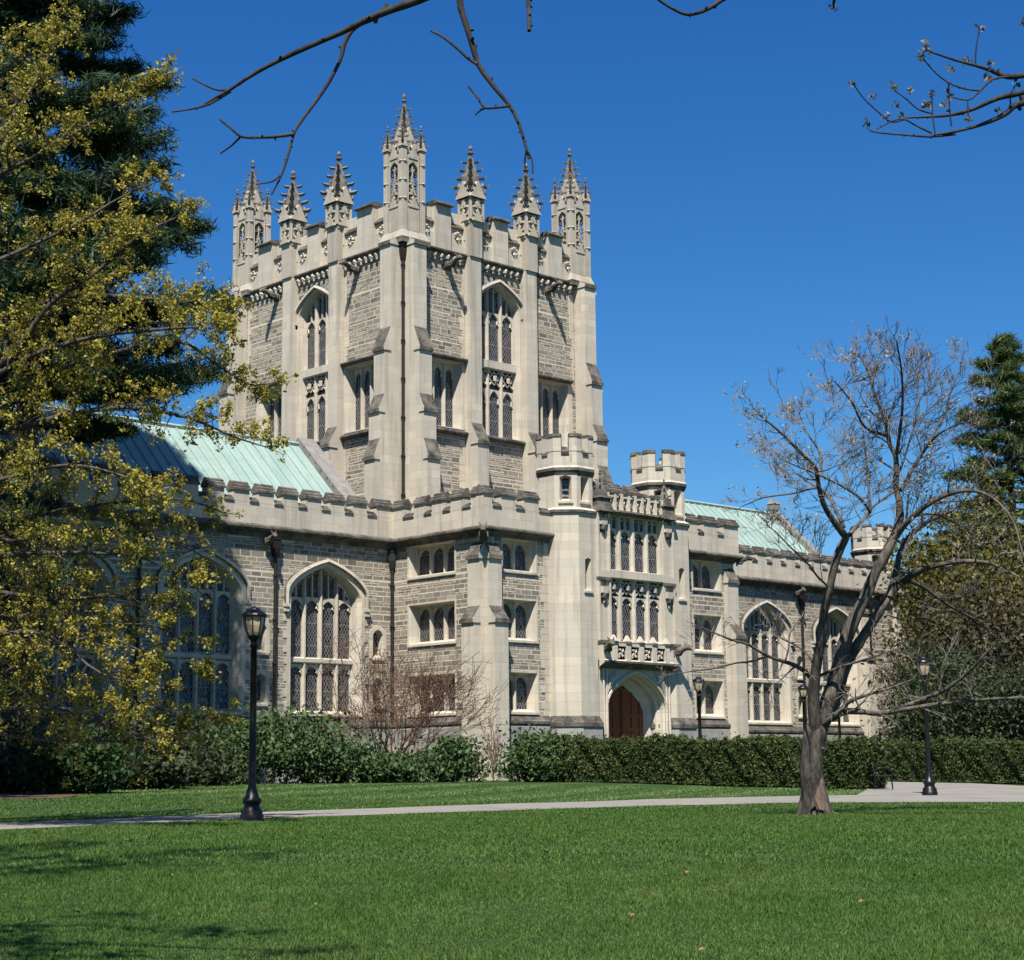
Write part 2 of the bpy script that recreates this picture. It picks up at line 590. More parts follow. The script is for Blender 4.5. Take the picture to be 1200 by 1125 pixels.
def leaf_axes(n, size, aspect, rng=RNG, up=0.0, var=.35):
    a = rand_dirs(n, rng)
    a[:, 2] += up
    a /= np.linalg.norm(a, axis=1)[:, None]
    b = np.cross(a, rand_dirs(n, rng))
    b /= np.linalg.norm(b, axis=1)[:, None] + 1e-9
    s = size * (1 + var * rng.normal(size=(n, 1)).clip(-1.5, 2))
    return a * s, b * s * aspect


def empty(name, loc=(0, 0, 0), parent=None):
    o = bpy.data.objects.new(name, None)
    o.empty_display_size = .3
    COL.objects.link(o)
    o.location = loc
    o.parent = parent
    return o


def tag(o, label=None, cat=None, group=None, kind=None):
    if label: o['label'] = label
    if cat: o['category'] = cat
    if group: o['group'] = group
    if kind: o['kind'] = kind
    return o


def dup(o, parent=None, loc=None, rz=None, scale=None):
    c = o.copy()
    COL.objects.link(c)
    if parent is not None: c.parent = parent
    if loc is not None: c.location = loc
    if rz is not None: c.rotation_euler = (0, 0, rz)
    if scale is not None: c.scale = scale
    return c


def copy_tree(o, loc=None, rz=None, parent=None):
    c = dup(o, parent, loc, rz)
    for ch in list(o.children):
        d = dup(ch, c)
        for g in list(ch.children):
            dup(g, d)
    return c


# ------------------------------------------------------------------ terrain
TP = []


def tp(u, v, d, z=None):
    p = at(u, v, d)
    TP.append((p.x, p.y, p.z if z is None else z))


for lat in (-14, -4, 4, 14):
    for dd, z in ((0, -.78), (8, -.77), (14, -.72)):
        p = CAM + Vector((.726, -.687, 0)) * lat + Vector((.689, .725, 0)) * dd
        TP.append((p.x, p.y, z))
for u, v, d in ((295, 962, 34), (955, 953, 35.2), (1089, 936, 52.5), (600, 945, 46), (20, 968, 31), (1200, 941, 48), (830, 940, 50), (0, 990, 24), (1200, 990, 24), (600, 985, 26)):
    tp(u, v, d)
for u, v, d in ((600, 916, 68), (760, 917, 64), (900, 925, 59), (1000, 929, 56), (1040, 915, 64), (1200, 923, 59), (280, 919, 62), (440, 917, 67), (100, 934, 48), (150, 925, 54)):
    tp(u, v, d)
for x in (-40, -20, -5, 10, 25, 45, 70):
    for y in (-3, 6, 25):
        TP.append((x, y, .62))
TP += [(30, -20, .6), (60, -20, .6), (-60, 0, .5), (-70, -20, .1), (10, -50, 0), (20, -70, 0), (-80, -50, -.3)]
TPA = np.array(TP)


def ground(xy):
    xy = np.atleast_2d(np.asarray(xy, float))
    out = np.zeros(len(xy))
    for i in range(0, len(xy), 20000):
        q = xy[i:i + 20000]
        d2 = ((q[:, None, :] - TPA[None, :, :2]) ** 2).sum(2)
        wt = np.exp(-d2 / 60.0) + 1e-4 / (1 + d2 / 100) ** 2
        out[i:i + 20000] = (wt * TPA[:, 2]).sum(1) / wt.sum(1)
    return out


def gz(x, y):
    return float(ground([(x, y)])[0])


def grid_axis(lo, hi, step, far):
    c = np.arange(lo, hi + .01, step)
    return np.concatenate([[-far, -far * .4, lo - 60, lo - 20], c, [hi + 20, hi + 60, far * .4, far]])


gx = grid_axis(-90, 70, 1.25, 1500)
gy = grid_axis(-80, 50, 1.25, 1500)
X, Y = np.meshgrid(gx, gy, indexing='ij')
Z = ground(np.stack([X.ravel(), Y.ravel()], 1)).reshape(X.shape)
nx, ny = X.shape
idx = np.arange(nx * ny).reshape(nx, ny)
me = bpy.data.meshes.new('lawn')
me.from_pydata(np.stack([X.ravel(), Y.ravel(), Z.ravel()], 1).tolist(), [],
               np.stack([idx[:-1, :-1], idx[1:, :-1], idx[1:, 1:], idx[:-1, 1:]], -1).reshape(-1, 4).tolist())
me.polygons.foreach_set('use_smooth', [True] * len(me.polygons))
me.materials.append(LAWN)
o = bpy.data.objects.new('lawn', me)
COL.objects.link(o)
tag(o, kind='structure')


def to_ground(u, v, guess=40):
    d = guess
    for _ in range(60):
        p = at(u, v, d)
        g = gz(p.x, p.y)
        d2 = (g - CAM.z) / ((p.z - CAM.z) / d) if abs(p.z - CAM.z) > 1e-6 else d
        d = d + max(-4, min(4, (d2 - d) * .5))
        d = max(5, min(d, 110))
    return at(u, v, d)


def ribbon(name, A, B, mt, lift=.012, sub=8, across=4):
    def dens(P):
        out = []
        for i in range(len(P) - 1):
            for k in range(sub):
                out.append(P[i].lerp(P[i + 1], k / sub))
        return out + [P[-1]]
    a, b = dens(A), dens(B)
    V = []; F = []
    for p, q in zip(a, b):
        for k in range(across + 1):
            r = p.lerp(q, k / across)
            V.append((r.x, r.y))
    zz = ground(V)
    V = [(x, y, z + lift) for (x, y), z in zip(V, zz)]
    w_ = across + 1
    for i in range(len(a) - 1):
        for k in range(across):
            F.append((i * w_ + k, (i + 1) * w_ + k, (i + 1) * w_ + k + 1, i * w_ + k + 1))
    me = bpy.data.meshes.new(name)
    me.from_pydata(V, [], F)
    me.materials.append(mt)
    o = bpy.data.objects.new(name, me)
    COL.objects.link(o)
    return tag(o, kind='structure')


def gpts(L):
    return [to_ground(u, v, g) for u, v, g in L]


PATH_B = gpts([(-160, 975, 28), (0, 973, 30), (150, 966.5, 32), (300, 960, 34), (450, 955, 38), (600, 950, 42), (760, 945, 46), (940, 941, 48), (1080, 940.5, 49), (1200, 940.5, 49), (1330, 942, 49)])
PATH_T = gpts([(-160, 967, 29), (0, 965, 33), (150, 959, 36), (300, 952.5, 39), (450, 947.5, 44), (600, 942, 48), (760, 937, 51), (940, 933, 53), (1080, 931, 55), (1200, 931, 55), (1330, 931, 55)])
ribbon('path', PATH_B, PATH_T, CONC)
ribbon('forecourt', gpts([(1000, 934, 53), (1040, 932, 53), (1100, 931.5, 54), (1200, 931, 54), (1330, 931, 54)]),
       gpts([(1028, 920, 60), (1044, 914, 64), (1110, 917, 62), (1200, 921.5, 60), (1330, 926, 57)]), CONC, .016)
ribbon('mulch_bed', gpts([(-150, 941, 42), (0, 941, 43), (70, 936, 46), (110, 930, 50)]), gpts([(-150, 925, 52), (0, 925, 52), (70, 924, 53), (112, 924, 54)]), SOIL, .016)

# ------------------------------------------------------------------ masonry builders
PI = math.pi


def arch_pts(W, zs, rise, n=14, k=.6, c=0.0):
    out = []
    for i in range(n + 1):
        t = -math.cos(PI * i / n)
        s = abs(t)
        out.append((c + t * W / 2, zs + rise * (k * math.sqrt(max(0, 1 - s * s)) + (1 - k) * (1 - s))))
    return out


def rect_top(W, z, c=0.0):
    return [(c - W / 2, z), (c + W / 2, z)]


def wall(mb, u0, u1, z0, z1, holes, y=0.0, mi=None):
    q = lambda a, b, c, d: (b - a > 1e-4 and d - c > 1e-4) and mb.face([(a, y, c), (b, y, c), (b, y, d), (a, y, d)], mi)
    cols = {}
    for c, W, zb, top in holes:
        cols.setdefault((round(c - W / 2, 4), round(c + W / 2, 4)), []).append((zb, top))
    cur = u0
    for (a, b) in sorted(cols):
        q(cur, a, z0, z1)
        zc = z0
        for zb, top in sorted(cols[(a, b)], key=lambda t: t[0]):
            q(a, b, zc, zb)
            zm = max(p[1] for p in top)
            if len(top) > 2:
                for p, r in zip(top[:-1], top[1:]):
                    if r[0] - p[0] > 1e-5:
                        mb.face([(p[0], y, p[1]), (r[0], y, r[1]), (r[0], y, zm + .001), (p[0], y, zm + .001)], mi)
                zm += .001
            zc = zm
        q(a, b, zc, z1)
        cur = b
    q(cur, u1, z0, z1)


def top_z(top, u):
    for p, r in zip(top[:-1], top[1:]):
        if p[0] - 1e-6 <= u <= r[0] + 1e-6:
            t = (u - p[0]) / max(1e-9, r[0] - p[0])
            return p[1] + (r[1] - p[1]) * t
    return top[-1][1]


def head_plate(mb, a, b, zs, rise, ztop, y0, th, cusp=.0, mi=0):
    """stone between a pointed light head and the flat line above it"""
    c = (a + b) / 2
    P = arch_pts(b - a, zs, rise, 10, .75, c)
    F = [(u, y0, z) for u, z in P]
    T = [(u, y0, max(ztop, z + .01)) for u, z in P]
    mb.strip(F, T, mi)
    mb.strip([(u, y0 + th, z) for u, z in P], F, mi)
    if cusp:
        for sgn in (-1, 1):
            u = c + sgn * (b - a) * .5
            z = zs + .02
            mb.tube([(u, y0 + th * .5, z - .06), (u - sgn * cusp, y0 + th * .5, z + .05), (u - sgn * cusp * .5, y0 + th * .5, z + rise * .55)], [.05, .06, .03], 5, mi)


def window(W, top, n, d=.45, sp=.2, mw=.13, tiers=(), transoms=(), bars=(), band=.16, quoin=True, hood=0.0, sill=True, tracery=(), zb=0.0):
    """local frame: bottom centre of the opening on the wall plane, y inward. materials: stone, leaded glass, weathered"""
    mb = MB()
    Wi = W - 2 * sp
    H = max(p[1] for p in top)
    f = Wi / W
    inner = [(u * f, z - .05 - (0 if len(top) > 2 else .03)) for u, z in top]
    yo = -.03
    O = [(-W / 2, yo, zb)] + [(u, yo, z) for u, z in top] + [(W / 2, yo, zb)]
    I = [(-Wi / 2, d, zb + .14)] + [(u, d, z) for u, z in inner] + [(Wi / 2, d, zb + .14)]
    # a two-step splay: outer chamfer, then a deeper hollow
    Mid = [(o[0] * .55 + i[0] * .45, yo + (d - yo) * .35, o[2] * .8 + i[2] * .2) for o, i in zip(O, I)]
    mb.strip(O, Mid, 0, True)
    mb.strip(Mid, I, 0, True)
    if band:
        B = [(-W / 2 - band, yo, zb - .05)] + [(u * (W + 2 * band) / W, yo, z + band * .9) for u, z in top] + [(W / 2 + band, yo, zb - .05)]
        mb.strip(B, O, 0, True)
        mb.strip([(p[0], .05, p[2]) for p in B], B, 0, True)
        if quoin:
            z = zb + .05
            zs = min(p[1] for p in top)
            k = 0
            rr = random.Random(int(W * 100))
            while z < zs - .25:
                h = rr.uniform(.26, .42)
                if k % 2 == 0:
                    for sg in (-1, 1):
                        e = rr.uniform(.12, .26)
                        x0, x1 = sorted((sg * (W / 2 + band - .004), sg * (W / 2 + band + e)))
                        mb.box(x0, x1, yo + .004, .05, z, min(z + h, zs), 0)
                z += h
                k += 1
    mb.face([(u, d + .02, z) for _, (u, z) in enumerate([(p[0], p[2]) for p in I])], 1)
    lw = (Wi - (n - 1) * mw) / n
    edges = []
    for i in range(n):
        a = -Wi / 2 + i * (lw + mw)
        edges.append((a, a + lw))
        if i < n - 1:
            m0 = a + lw
            zt = top_z(inner, m0 + mw / 2)
            cx = m0 + mw / 2
            yf = d - .2
            # chamfered mullion
            P = [(cx - mw * .22, yf), (cx + mw * .22, yf), (m0 + mw, yf + .12), (m0 + mw, d + .03), (m0, d + .03), (m0, yf + .12)]
            mb.prism(P, zb + .08, zt + .02, 0)
    for zs, rise, zt, cusp in tiers:
        for a, b in edges:
            zz = min(zt, min(top_z(inner, a + .02), top_z(inner, b - .02)) + .02) if len(top) > 2 else zt
            if zz > zs + rise * .6:
                head_plate(mb, a, b, zs, rise, max(zz, zs + rise + .02), d - .1, .12, cusp, 0)
    for z0, z1, pr in transoms:
        mb.extr([(d + .03, z0), (d - .16 - pr, z0), (d - .2 - pr, z0 + .05), (d - .2 - pr, z1 - .07), (d - .1, z1), (d + .03, z1)], -Wi / 2 - .01, Wi / 2 + .01)
    for z0, z1 in tracery:      # pierced panels above the heads
        for a, b in edges:
            cx = (a + b) / 2
            zt = min(z1, top_z(inner, cx))
            if zt > z0 + .1:
                mb.box(cx - .035, cx + .035, d - .11, d + .02, z0, zt, 0)
                for q in (a + (cx - a) * .5, cx + (b - cx) * .5):
                    zz = min(z1, top_z(inner, q))
                    if zz > z0 + .2:
                        mb.tube([(q - lw * .2, d - .05, zz - .02), (q, d - .05, zz - .16), (q + lw * .2, d - .05, zz - .02)], .03, 4, 0)
    for z0, z1 in bars:         # carved panel band: lozenges and shields
        for a, b in edges:
            cx = (a + b) / 2; zc = (z0 + z1) / 2; h = (z1 - z0) / 2
            mb.face([(a, d - .02, z0), (b, d - .02, z0), (b, d - .02, z1), (a, d - .02, z1)], 3)  # dark sheet painted as shade behind the carving
            R = [(cx - lw * .42, zc), (cx, zc + h * .85), (cx + lw * .42, zc), (cx, zc - h * .85)]
            for p, q in zip(R, R[1:] + R[:1]):
                mb.tube([(p[0], d - .09, p[1]), (q[0], d - .09, q[1])], .05, 4, 0)
            mb.tube([(cx, d - .16, zc - h * .3), (cx, d - .16, zc + h * .3)], [.10, .12], 6, 0)
            for s1 in (-1, 1):
                for s2 in (-1, 1):
                    mb.tube([(cx + s1 * lw * .48, d - .08, zc + s2 * h * .98), (cx + s1 * lw * .25, d - .08, zc + s2 * h * .6)], [.07, .05], 5, 0)
    if sill:
        mb.extr([(d, zb + .12), (yo - .05, zb - .02), (yo - .05, zb - .12), (.05, zb - .16), (d, zb - .16)], -W / 2 - .08, W / 2 + .08)
    if hood:
        e = band + .03
        Hi = [(u * (W + 2 * e) / W, z + e) for u, z in top]
        zs = top[0][1] - .35
        Hi = [(Hi[0][0], zs)] + Hi + [(Hi[-1][0], zs)]
        Ho = [(u * (1 + .24 / W), z + (.13 if 0 < i < len(Hi) - 1 else 0)) for i, (u, z) in enumerate(Hi)]
        y0 = -.03; y1 = -.03 - hood
        mb.strip([(u, y1, z) for u, z in Hi], [(u, y1 + .04, z) for u, z in Ho], 0)
        mb.strip([(u, y0, z) for u, z in Hi], [(u, y1, z) for u, z in Hi], 0)
        mb.strip([(u, y1 + .04, z) for u, z in Ho], [(u, .03, z + .05) for u, z in Ho], 2)
        for u in (Hi[0][0], Hi[-1][0]):
            sg = 1 if u > 0 else -1
            mb.box(u + sg * .06 - .14, u + sg * .06 + .14, y1 - .03, .03, zs - .12, zs + .02, 0)
            mb.prism([(u + sg * .06 - .1, y1 + .02), (u + sg * .06 + .1, y1 + .02), (u + sg * .06 + .1, .03), (u + sg * .06 - .1, .03)], zs - .34, zs - .12, 0)
    return mb


WM = [STONE, GLASS, WTH, DARK]


def cap_profile(t, z, h, lip=.08):
    """stepped weathering over a wall of thickness t whose face is y=0"""
    return [(-lip, z), (-lip, z + h * .2), (-lip + .03, z + h * .26), (.02, z + h * .36), (.02, z + h * .52), (.05, z + h * .58), (.14, z + h * .68), (.14, z + h * .84), (.26, z + h), (t - .2, z + h), (t + .05, z + h * .3), (t + .05, z)]


def parapet(L, zb, zc, zm, zt, merl, t=.5, y=-.22, ov=.05):
    """embattled parapet, face at y; merl = list of (u0, u1). materials: stone, weathered"""
    mb = MB()
    mb.box(0, L, y, y + t, zb, zc, 0)
    prev = 0
    for a, b in merl + [(L, L)]:
        if a - prev > .05:
            P = [(yy + y, z) for yy, z in cap_profile(t, zc, (zt - zm) * .62, .06)]
            mb.extr(P, prev, a, mats=[1] * len(P))
        if b > a:
            mb.box(a, b, y - .004, y + t + .004, zc, zm, 0)
            P = [(yy + y, z) for yy, z in cap_profile(t, zm, zt - zm)]
            i0 = len(mb.m)
            mb.extr(P, a - ov, b + ov, mats=[1] * len(P))
            for i in range(i0, len(mb.m)):
                mb.m[i] = 1
        prev = b
    return mb


def cornice(L, z0, z1, out=.22, m0=0.0, m1=0.0):
    """corbelled roll and hollow below a parapet"""
    h = z1 - z0
    P = [(0, z0), (-.05, z0), (-.07, z0 + h * .12), (-out * .55, z0 + h * .34), (-out - .12, z0 + h * .5), (-out - .2, z0 + h * .62), (-out - .2, z0 + h * .78), (-out - .1, z0 + h * .92), (-out, z1), (0, z1)]
    mb = MB()
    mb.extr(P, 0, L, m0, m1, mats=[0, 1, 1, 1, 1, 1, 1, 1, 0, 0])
    return mb


def string(L, z, h=.22, out=.14, m0=0.0, m1=0.0, y=0.0):
    P = [(y, z), (y - out * .6, z), (y - out, z + h * .35), (y - out, z + h * .6), (y - out * .5, z + h * .85), (y, z + h)]
    mb = MB()
    mb.extr(P, 0, L, m0, m1, mats=[1, 1, 1, 1, 1, 0])
    return mb


def buttress(w, stages, zbase):
    """stages from the bottom: (projection, top of the straight face, height of the sloping set-off)"""
    P = [(0, zbase), (-stages[0][0], zbase)]
    M = [0, 0]
    for i, (p, zt, h) in enumerate(stages):
        nxt = stages[i + 1][0] if i + 1 < len(stages) else 0
        P += [(-p, zt), (-p - .07, zt), (-p - .07, zt + .14)]
        M += [1, 1, 1]
        st = 3
        for k in range(st):
            y = -p - .07 + (p + .07 - nxt) * (k + 1) / st
            z = zt + .14 + h * (k + 1) / st
            if k < st - 1:
                P += [(y - .02, z - .05), (y, z)]
                M += [1, 1]
            else:
                P.append((y, z))
                M.append(0)
    mb = MB()
    # the outline above the last set-off returns along the wall
    mb.extr(P, -w / 2, w / 2, mats=M[:-1] + [0])
    # set-offs overhang a little to the sides
    for i, (p, zt, h) in enumerate(stages):
        nxt = stages[i + 1][0] if i + 1 < len(stages) else 0
        mb.extr([(-nxt - .02, zt - .05), (-p - .09, zt - .05), (-p - .09, zt + .1), (-nxt - .02, zt + .1)], -w / 2 - .05, w / 2 + .05, mats=[1] * 4)
    return mb


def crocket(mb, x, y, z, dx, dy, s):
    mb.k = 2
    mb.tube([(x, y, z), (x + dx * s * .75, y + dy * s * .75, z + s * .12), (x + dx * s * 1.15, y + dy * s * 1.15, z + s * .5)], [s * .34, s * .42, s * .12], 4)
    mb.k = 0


def spirelet(mb, cx, cy, z0, z1, b, rows, cs, fin=True):
    P = [(cx - b, cy - b), (cx + b, cy - b), (cx + b, cy + b), (cx - b, cy + b)]
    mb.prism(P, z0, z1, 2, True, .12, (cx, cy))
    for i in range(rows):
        t = (i + .35) / rows
        z = z0 + (z1 - z0) * t * .92
        r = b * (1 - .88 * t * .92)
        for dx, dy in ((-1, -1), (1, -1), (1, 1), (-1, 1)):
            crocket(mb, cx + dx * r, cy + dy * r, z, dx * .71, dy * .71, cs * 1.3 * (1 - .35 * t))
    if fin:
        h = (z1 - z0) * .14 + .12
        r = max(.05, b * .25)
        mb.lathe([(r * .6, z1 - .02), (r * 1.7, z1 + h * .15), (r * 1.7, z1 + h * .3), (r * .6, z1 + h * .42), (r * .9, z1 + h * .6), (r * 1.15, z1 + h * .8), (r * .7, z1 + h * 1.1), (.005, z1 + h * 1.25)], 7, (cx, cy), 2)


def gablet(mb, c, half, z0, z1, y0, y1, face, cro=.1):
    """small crocketed gable, in plane y0..y1, turned to one of four faces about the z axis"""
    ca, sa = math.cos(face), math.sin(face)
    T = lambda p: (c[0] + p[0] * ca - p[1] * sa, c[1] + p[0] * sa + p[1] * ca, p[2])
    A = [(-half, z0), (half, z0), (0, z1)]
    F = [T((x, y0, z)) for x, z in A]
    B = [T((x, y1, z)) for x, z in A]
    mb.face(F)
    for i in range(3):
        j = (i + 1) % 3
        mb.face([F[i], F[j], B[j], B[i]])
    if cro:
        for k in (.3, .62):
            for sg in (-1, 1):
                x, z = sg * half * (1 - k), z0 + (z1 - z0) * k
                p0 = T((x, y0 + .03, z)); p1 = T((x + sg * cro * .8, y0, z + cro * .6))
                mb.tube([p0, ((p0[0] + p1[0]) / 2, (p0[1] + p1[1]) / 2, p1[2]), (p1[0], p1[1], p1[2] + cro * .4)], [cro * .45, cro * .5, cro * .15], 4, 2)
        p = T((0, y0 + .05, z1))
        mb.tube([p, (p[0], p[1], z1 + cro * 1.6), (p[0], p[1], z1 + cro * 2.6)], [cro * .3, cro * .55, cro * .1], 5, 2)


def corner_pinnacle():
    """tall open-looking pinnacle with four little corner shafts; base at z=0, 7.9 m high"""
    mb = MB()
    b = .78
    # flared base
    P0 = [(-.92, -.92), (.92, -.92), (.92, .92), (-.92, .92)]
    mb.prism(P0, -.5, -.36, 0, True, 1.05)
    mb.prism([(p[0] * 1.05, p[1] * 1.05) for p in P0], -.36, -.22, 1)
    mb.prism(P0, -.22, .2, 0, True, .85)
    core = [(-.36, -.36), (.36, -.36), (.36, .36), (-.36, .36)]
    mb.prism(core, .0, 5.1, 2)  # dark core: shade of the recesses put into the colour
    mb.prism([(-.5, -.5), (.5, -.5), (.5, .5), (-.5, .5)], 4.45, 5.1, 0)
    mb.prism([(-.56, -.56), (.56, -.56), (.56, .56), (-.56, .56)], .0, 1.5, 0)
    for dx in (-1, 1):
        for dy in (-1, 1):
            cx, cy = dx * .62, dy * .62
            h = .155
            mb.prism([(cx - h, cy - h), (cx + h, cy - h), (cx + h, cy + h), (cx - h, cy + h)], .2, 4.85, 0)
            for k in range(4):
                gablet(mb, (cx, cy), .22, 4.7, 5.15, -.22, .0, k * PI / 2, .07)
            spirelet(mb, cx, cy, 4.85, 5.85, .16, 3, .14)
            for zz in (1.9, 2.9, 3.9):
                mb.lathe([(.16, zz - .06), (.235, zz), (.16, zz + .08)], 8, (cx, cy), 0)
    for k in range(4):
        ang = k * PI / 2
        ca, sa = math.cos(ang), math.sin(ang)
        T = lambda x, y, z: (x * ca - y * sa, x * sa + y * ca, z)
        # lower plinth panel with gablet, upper two-light blind tracery with gablet
        for z0, z1, hw in ((.3, 1.75, .33), (2.6, 3.5, .36)):
            pass
        a = [T(-.36, -.72, .25), T(.36, -.72, .25), T(.36, -.72, 1.55), T(-.36, -.72, 1.55)]
        mb.face(a, 0)
        mb.face([T(-.36, -.55, 1.55), T(-.36, -.72, 1.55), T(.36, -.72, 1.55), T(.36, -.55, 1.55)], 0)
        gablet(mb, (0, 0), .40, 1.5, 2.15, -.76, -.42, ang, .12)
        gablet(mb, (0, 0), .25, 2.2, 2.75, -.70, -.42, ang, .11)
        gablet(mb, (0, 0), .18, 2.75, 3.25, -.66, -.42, ang, .09)
        P = arch_pts(.80, 3.5, .5, 8, .5)
        F = [T(u, -.7, z) for u, z in P]
        G = [T(u, -.7, 4.32) for u, z in P]
        mb.strip(F, G, 0)
        mb.strip([T(u, -.40, z) for u, z in P], F, 0)
        mb.tube([T(0, -.64, 3.2), T(0, -.64, 3.75)], .045, 4)
        for sg in (-1, 1):
            mb.tube([T(sg * .16, -.64, 3.62), T(0, -.64, 3.45), T(sg * .3, -.64, 3.42)], .04, 4)
        gablet(mb, (0, 0), .42, 4.15, 4.95, -.74, -.56, ang, .12)
        mb.tube([T(-.36, -.7, .25), T(-.36, -.7, 4.3)], .05, 4)
        mb.tube([T(.36, -.7, .25), T(.36, -.7, 4.3)], .05, 4)
        # flying link to the spire
        mb.tube([T(-.55, -.55, 5.3), T(-.3, -.3, 5.45), T(-.2, -.2, 5.9)], .05, 4)
    mb.prism([(-.36, -.36), (.36, -.36), (.36, .36), (-.36, .36)], 5.1, 5.5, 0)
    for k in range(4):
        gablet(mb, (0, 0), .42, 5.2, 6.0, -.42, .0, k * PI / 2, .1)
    spirelet(mb, 0, 0, 5.4, 7.45, .34, 5, .21)
    return mb


def mid_pinnacle():
    """crocketed pinnacle that ends a pilaster; base at z=0, 4.4 m high"""
    mb = MB()
    h = .34
    mb.prism([(-h, -h), (h, -h), (h, h), (-h, h)], -1.9, 2.0, 0)
    for k in range(4):
        gablet(mb, (0, 0), .30, .05, .75, -.46, -.2, k * PI / 2, .1)
        gablet(mb, (0, 0), .22, .8, 1.35, -.44, -.2, k * PI / 2, .09)
        gablet(mb, (0, 0), .46, 1.35, 2.3, -.5, .0, k * PI / 2, .14)
        a = k * PI / 2 + PI / 4
        x, y = .46 * math.cos(a) * 1.1, .46 * math.sin(a) * 1.1
        mb.tube([(x, y, .1), (x, y, 1.75)], .075, 4)
        mb.tube([(x, y, 1.7), (x, y, 1.85), (x, y, 2.3)], [.1, .12, .01], 4)
    spirelet(mb, 0, 0, 1.85, 3.9, .36, 4, .24)
    return mb


def gargoyle_mb(L=.95):
    mb = MB()
    mb.tube([(0, .1, -.05), (0, -.2, .02), (0, -L * .55, .1), (0, -L * .8, .2), (0, -L, .16), (0, -L - .14, .08)], [.16, .17, .13, .15, .13, .05], 6)
    for sg in (-1, 1):
        mb.tube([(sg * .08, -L * .82, .28), (sg * .16, -L * .72, .44)], [.06, .015], 4)
        mb.tube([(sg * .1, -.1, -.1), (sg * .13, -L * .35, -.12), (sg * .1, -L * .5, .0)], [.08, .07, .04], 4)
    mb.box(-.2, .2, -.04, .08, -.25, .12)
    return mb


def pipe_mb(z0, z1, head=True, r=.085, y=-.14):
    mb = MB()
    mb.tube([(0, y, z0), (0, y, z1)], r, 8)
    z = z0 + 1.6
    while z < z1 - .5:
        mb.lathe([(r, z), (r * 1.45, z + .01), (r * 1.45, z + .09), (r, z + .1)], 8, (0, y))
        z += 2.0
    if head:
        mb.prism([(-.17, y - .17), (.17, y - .17), (.17, y + .14), (-.17, y + .14)], z1 - .05, z1 + .42, None, True, 1.0)
        mb.prism([(-.1, y - .1), (.1, y - .1), (.1, y + .1), (-.1, y + .1)], z1 - .45, z1 - .05, None, False, 1.7, (0, y))
        mb.box(-.21, .21, y - .2, y + .14, z1 + .36, z1 + .45)
    return mb


def octagon(r, c=(0, 0)):
    """r = half the width across flats, flats square to the axes"""
    R = r / math.cos(PI / 8)
    return [(c[0] + R * math.cos(PI / 8 + k * PI / 4), c[1] + R * math.sin(PI / 8 + k * PI / 4)) for k in range(8)]


def slit(W=.62, H=1.35, band=.2):
    top = [(-W / 2, H * .8), (-W * .3, H * .93), (0, H), (W * .3, H * .93), (W / 2, H * .8)]
    return top, window(W, top, 1, .35, .05, band=band, quoin=False, sill=True)


# ------------------------------------------------------------------ the library
lib = empty('library_building')
tag(lib, 'grey stone gothic library with a pinnacled square tower and green copper roofs', 'building')
WY = 6.57
XM = 8.93
XE = 17.86

# ---- tower
tower = empty('tower', parent=lib)
TX0, TX1, TY0, TY1 = 2.23, 15.63, 8.4, 23.1
FACES = [(TX1 - TX0, (TX0, TY0, 0), 0.0, 3.95), (TY1 - TY0, (TX0, TY1, 0), -PI / 2, 3.85), (TX1 - TX0, (TX1, TY1, 0), PI, 3.95), (TY1 - TY0, (TX1, TY0, 0), PI / 2, 3.85)]
cw_top = arch_pts(3.1, 25.85 - 18.55, 1.2, 14, .45)
cw = window(3.1, cw_top, 3, .5, .16, .17,
            tiers=((1.95, .75, 2.75, .1), (6.35, .62, 7.0, .12)),
            transoms=((3.82, 4.35, .14),), bars=((2.95, 3.8),), tracery=((7.0, 8.5),), band=.12, quoin=False, hood=.16, sill=False)
sw_top = rect_top(2.55, 3.5)
sw = window(2.55, sw_top, 3, .55, .2, .15, tiers=((2.75, .5, 3.46, .07),), band=.1, quoin=False, sill=False)
cw_o = sw_o = None
corner_but = buttress(.86, [(1.85, 16.55, .9), (1.56, 19.0, .8), (1.24, 22.25, 1.1), (.84, 27.9, .5)], 8.0)
pil = buttress(.82, [(.95, 17.95, 1.0), (.45, 29.95, .3)], 10.0)
tb_o = pl_o = par_o = None
gar_o = gargoyle_mb(1.0).build('gargoyle', WTH, tower, smooth=True)
gar_used = False
mp_o = mid_pinnacle().build('pinnacle', [PINST, WTH, SOOT_SHADE], tower)
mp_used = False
cp_o = corner_pinnacle().build('corner_pinnacle', [PINST, WTH, SOOT_SHADE], tower)
cp_used = False


def face_pt(loc, rz, u, y, z):
    return (loc[0] + u * math.cos(rz) - y * math.sin(rz), loc[1] + u * math.sin(rz) + y * math.cos(rz), z)


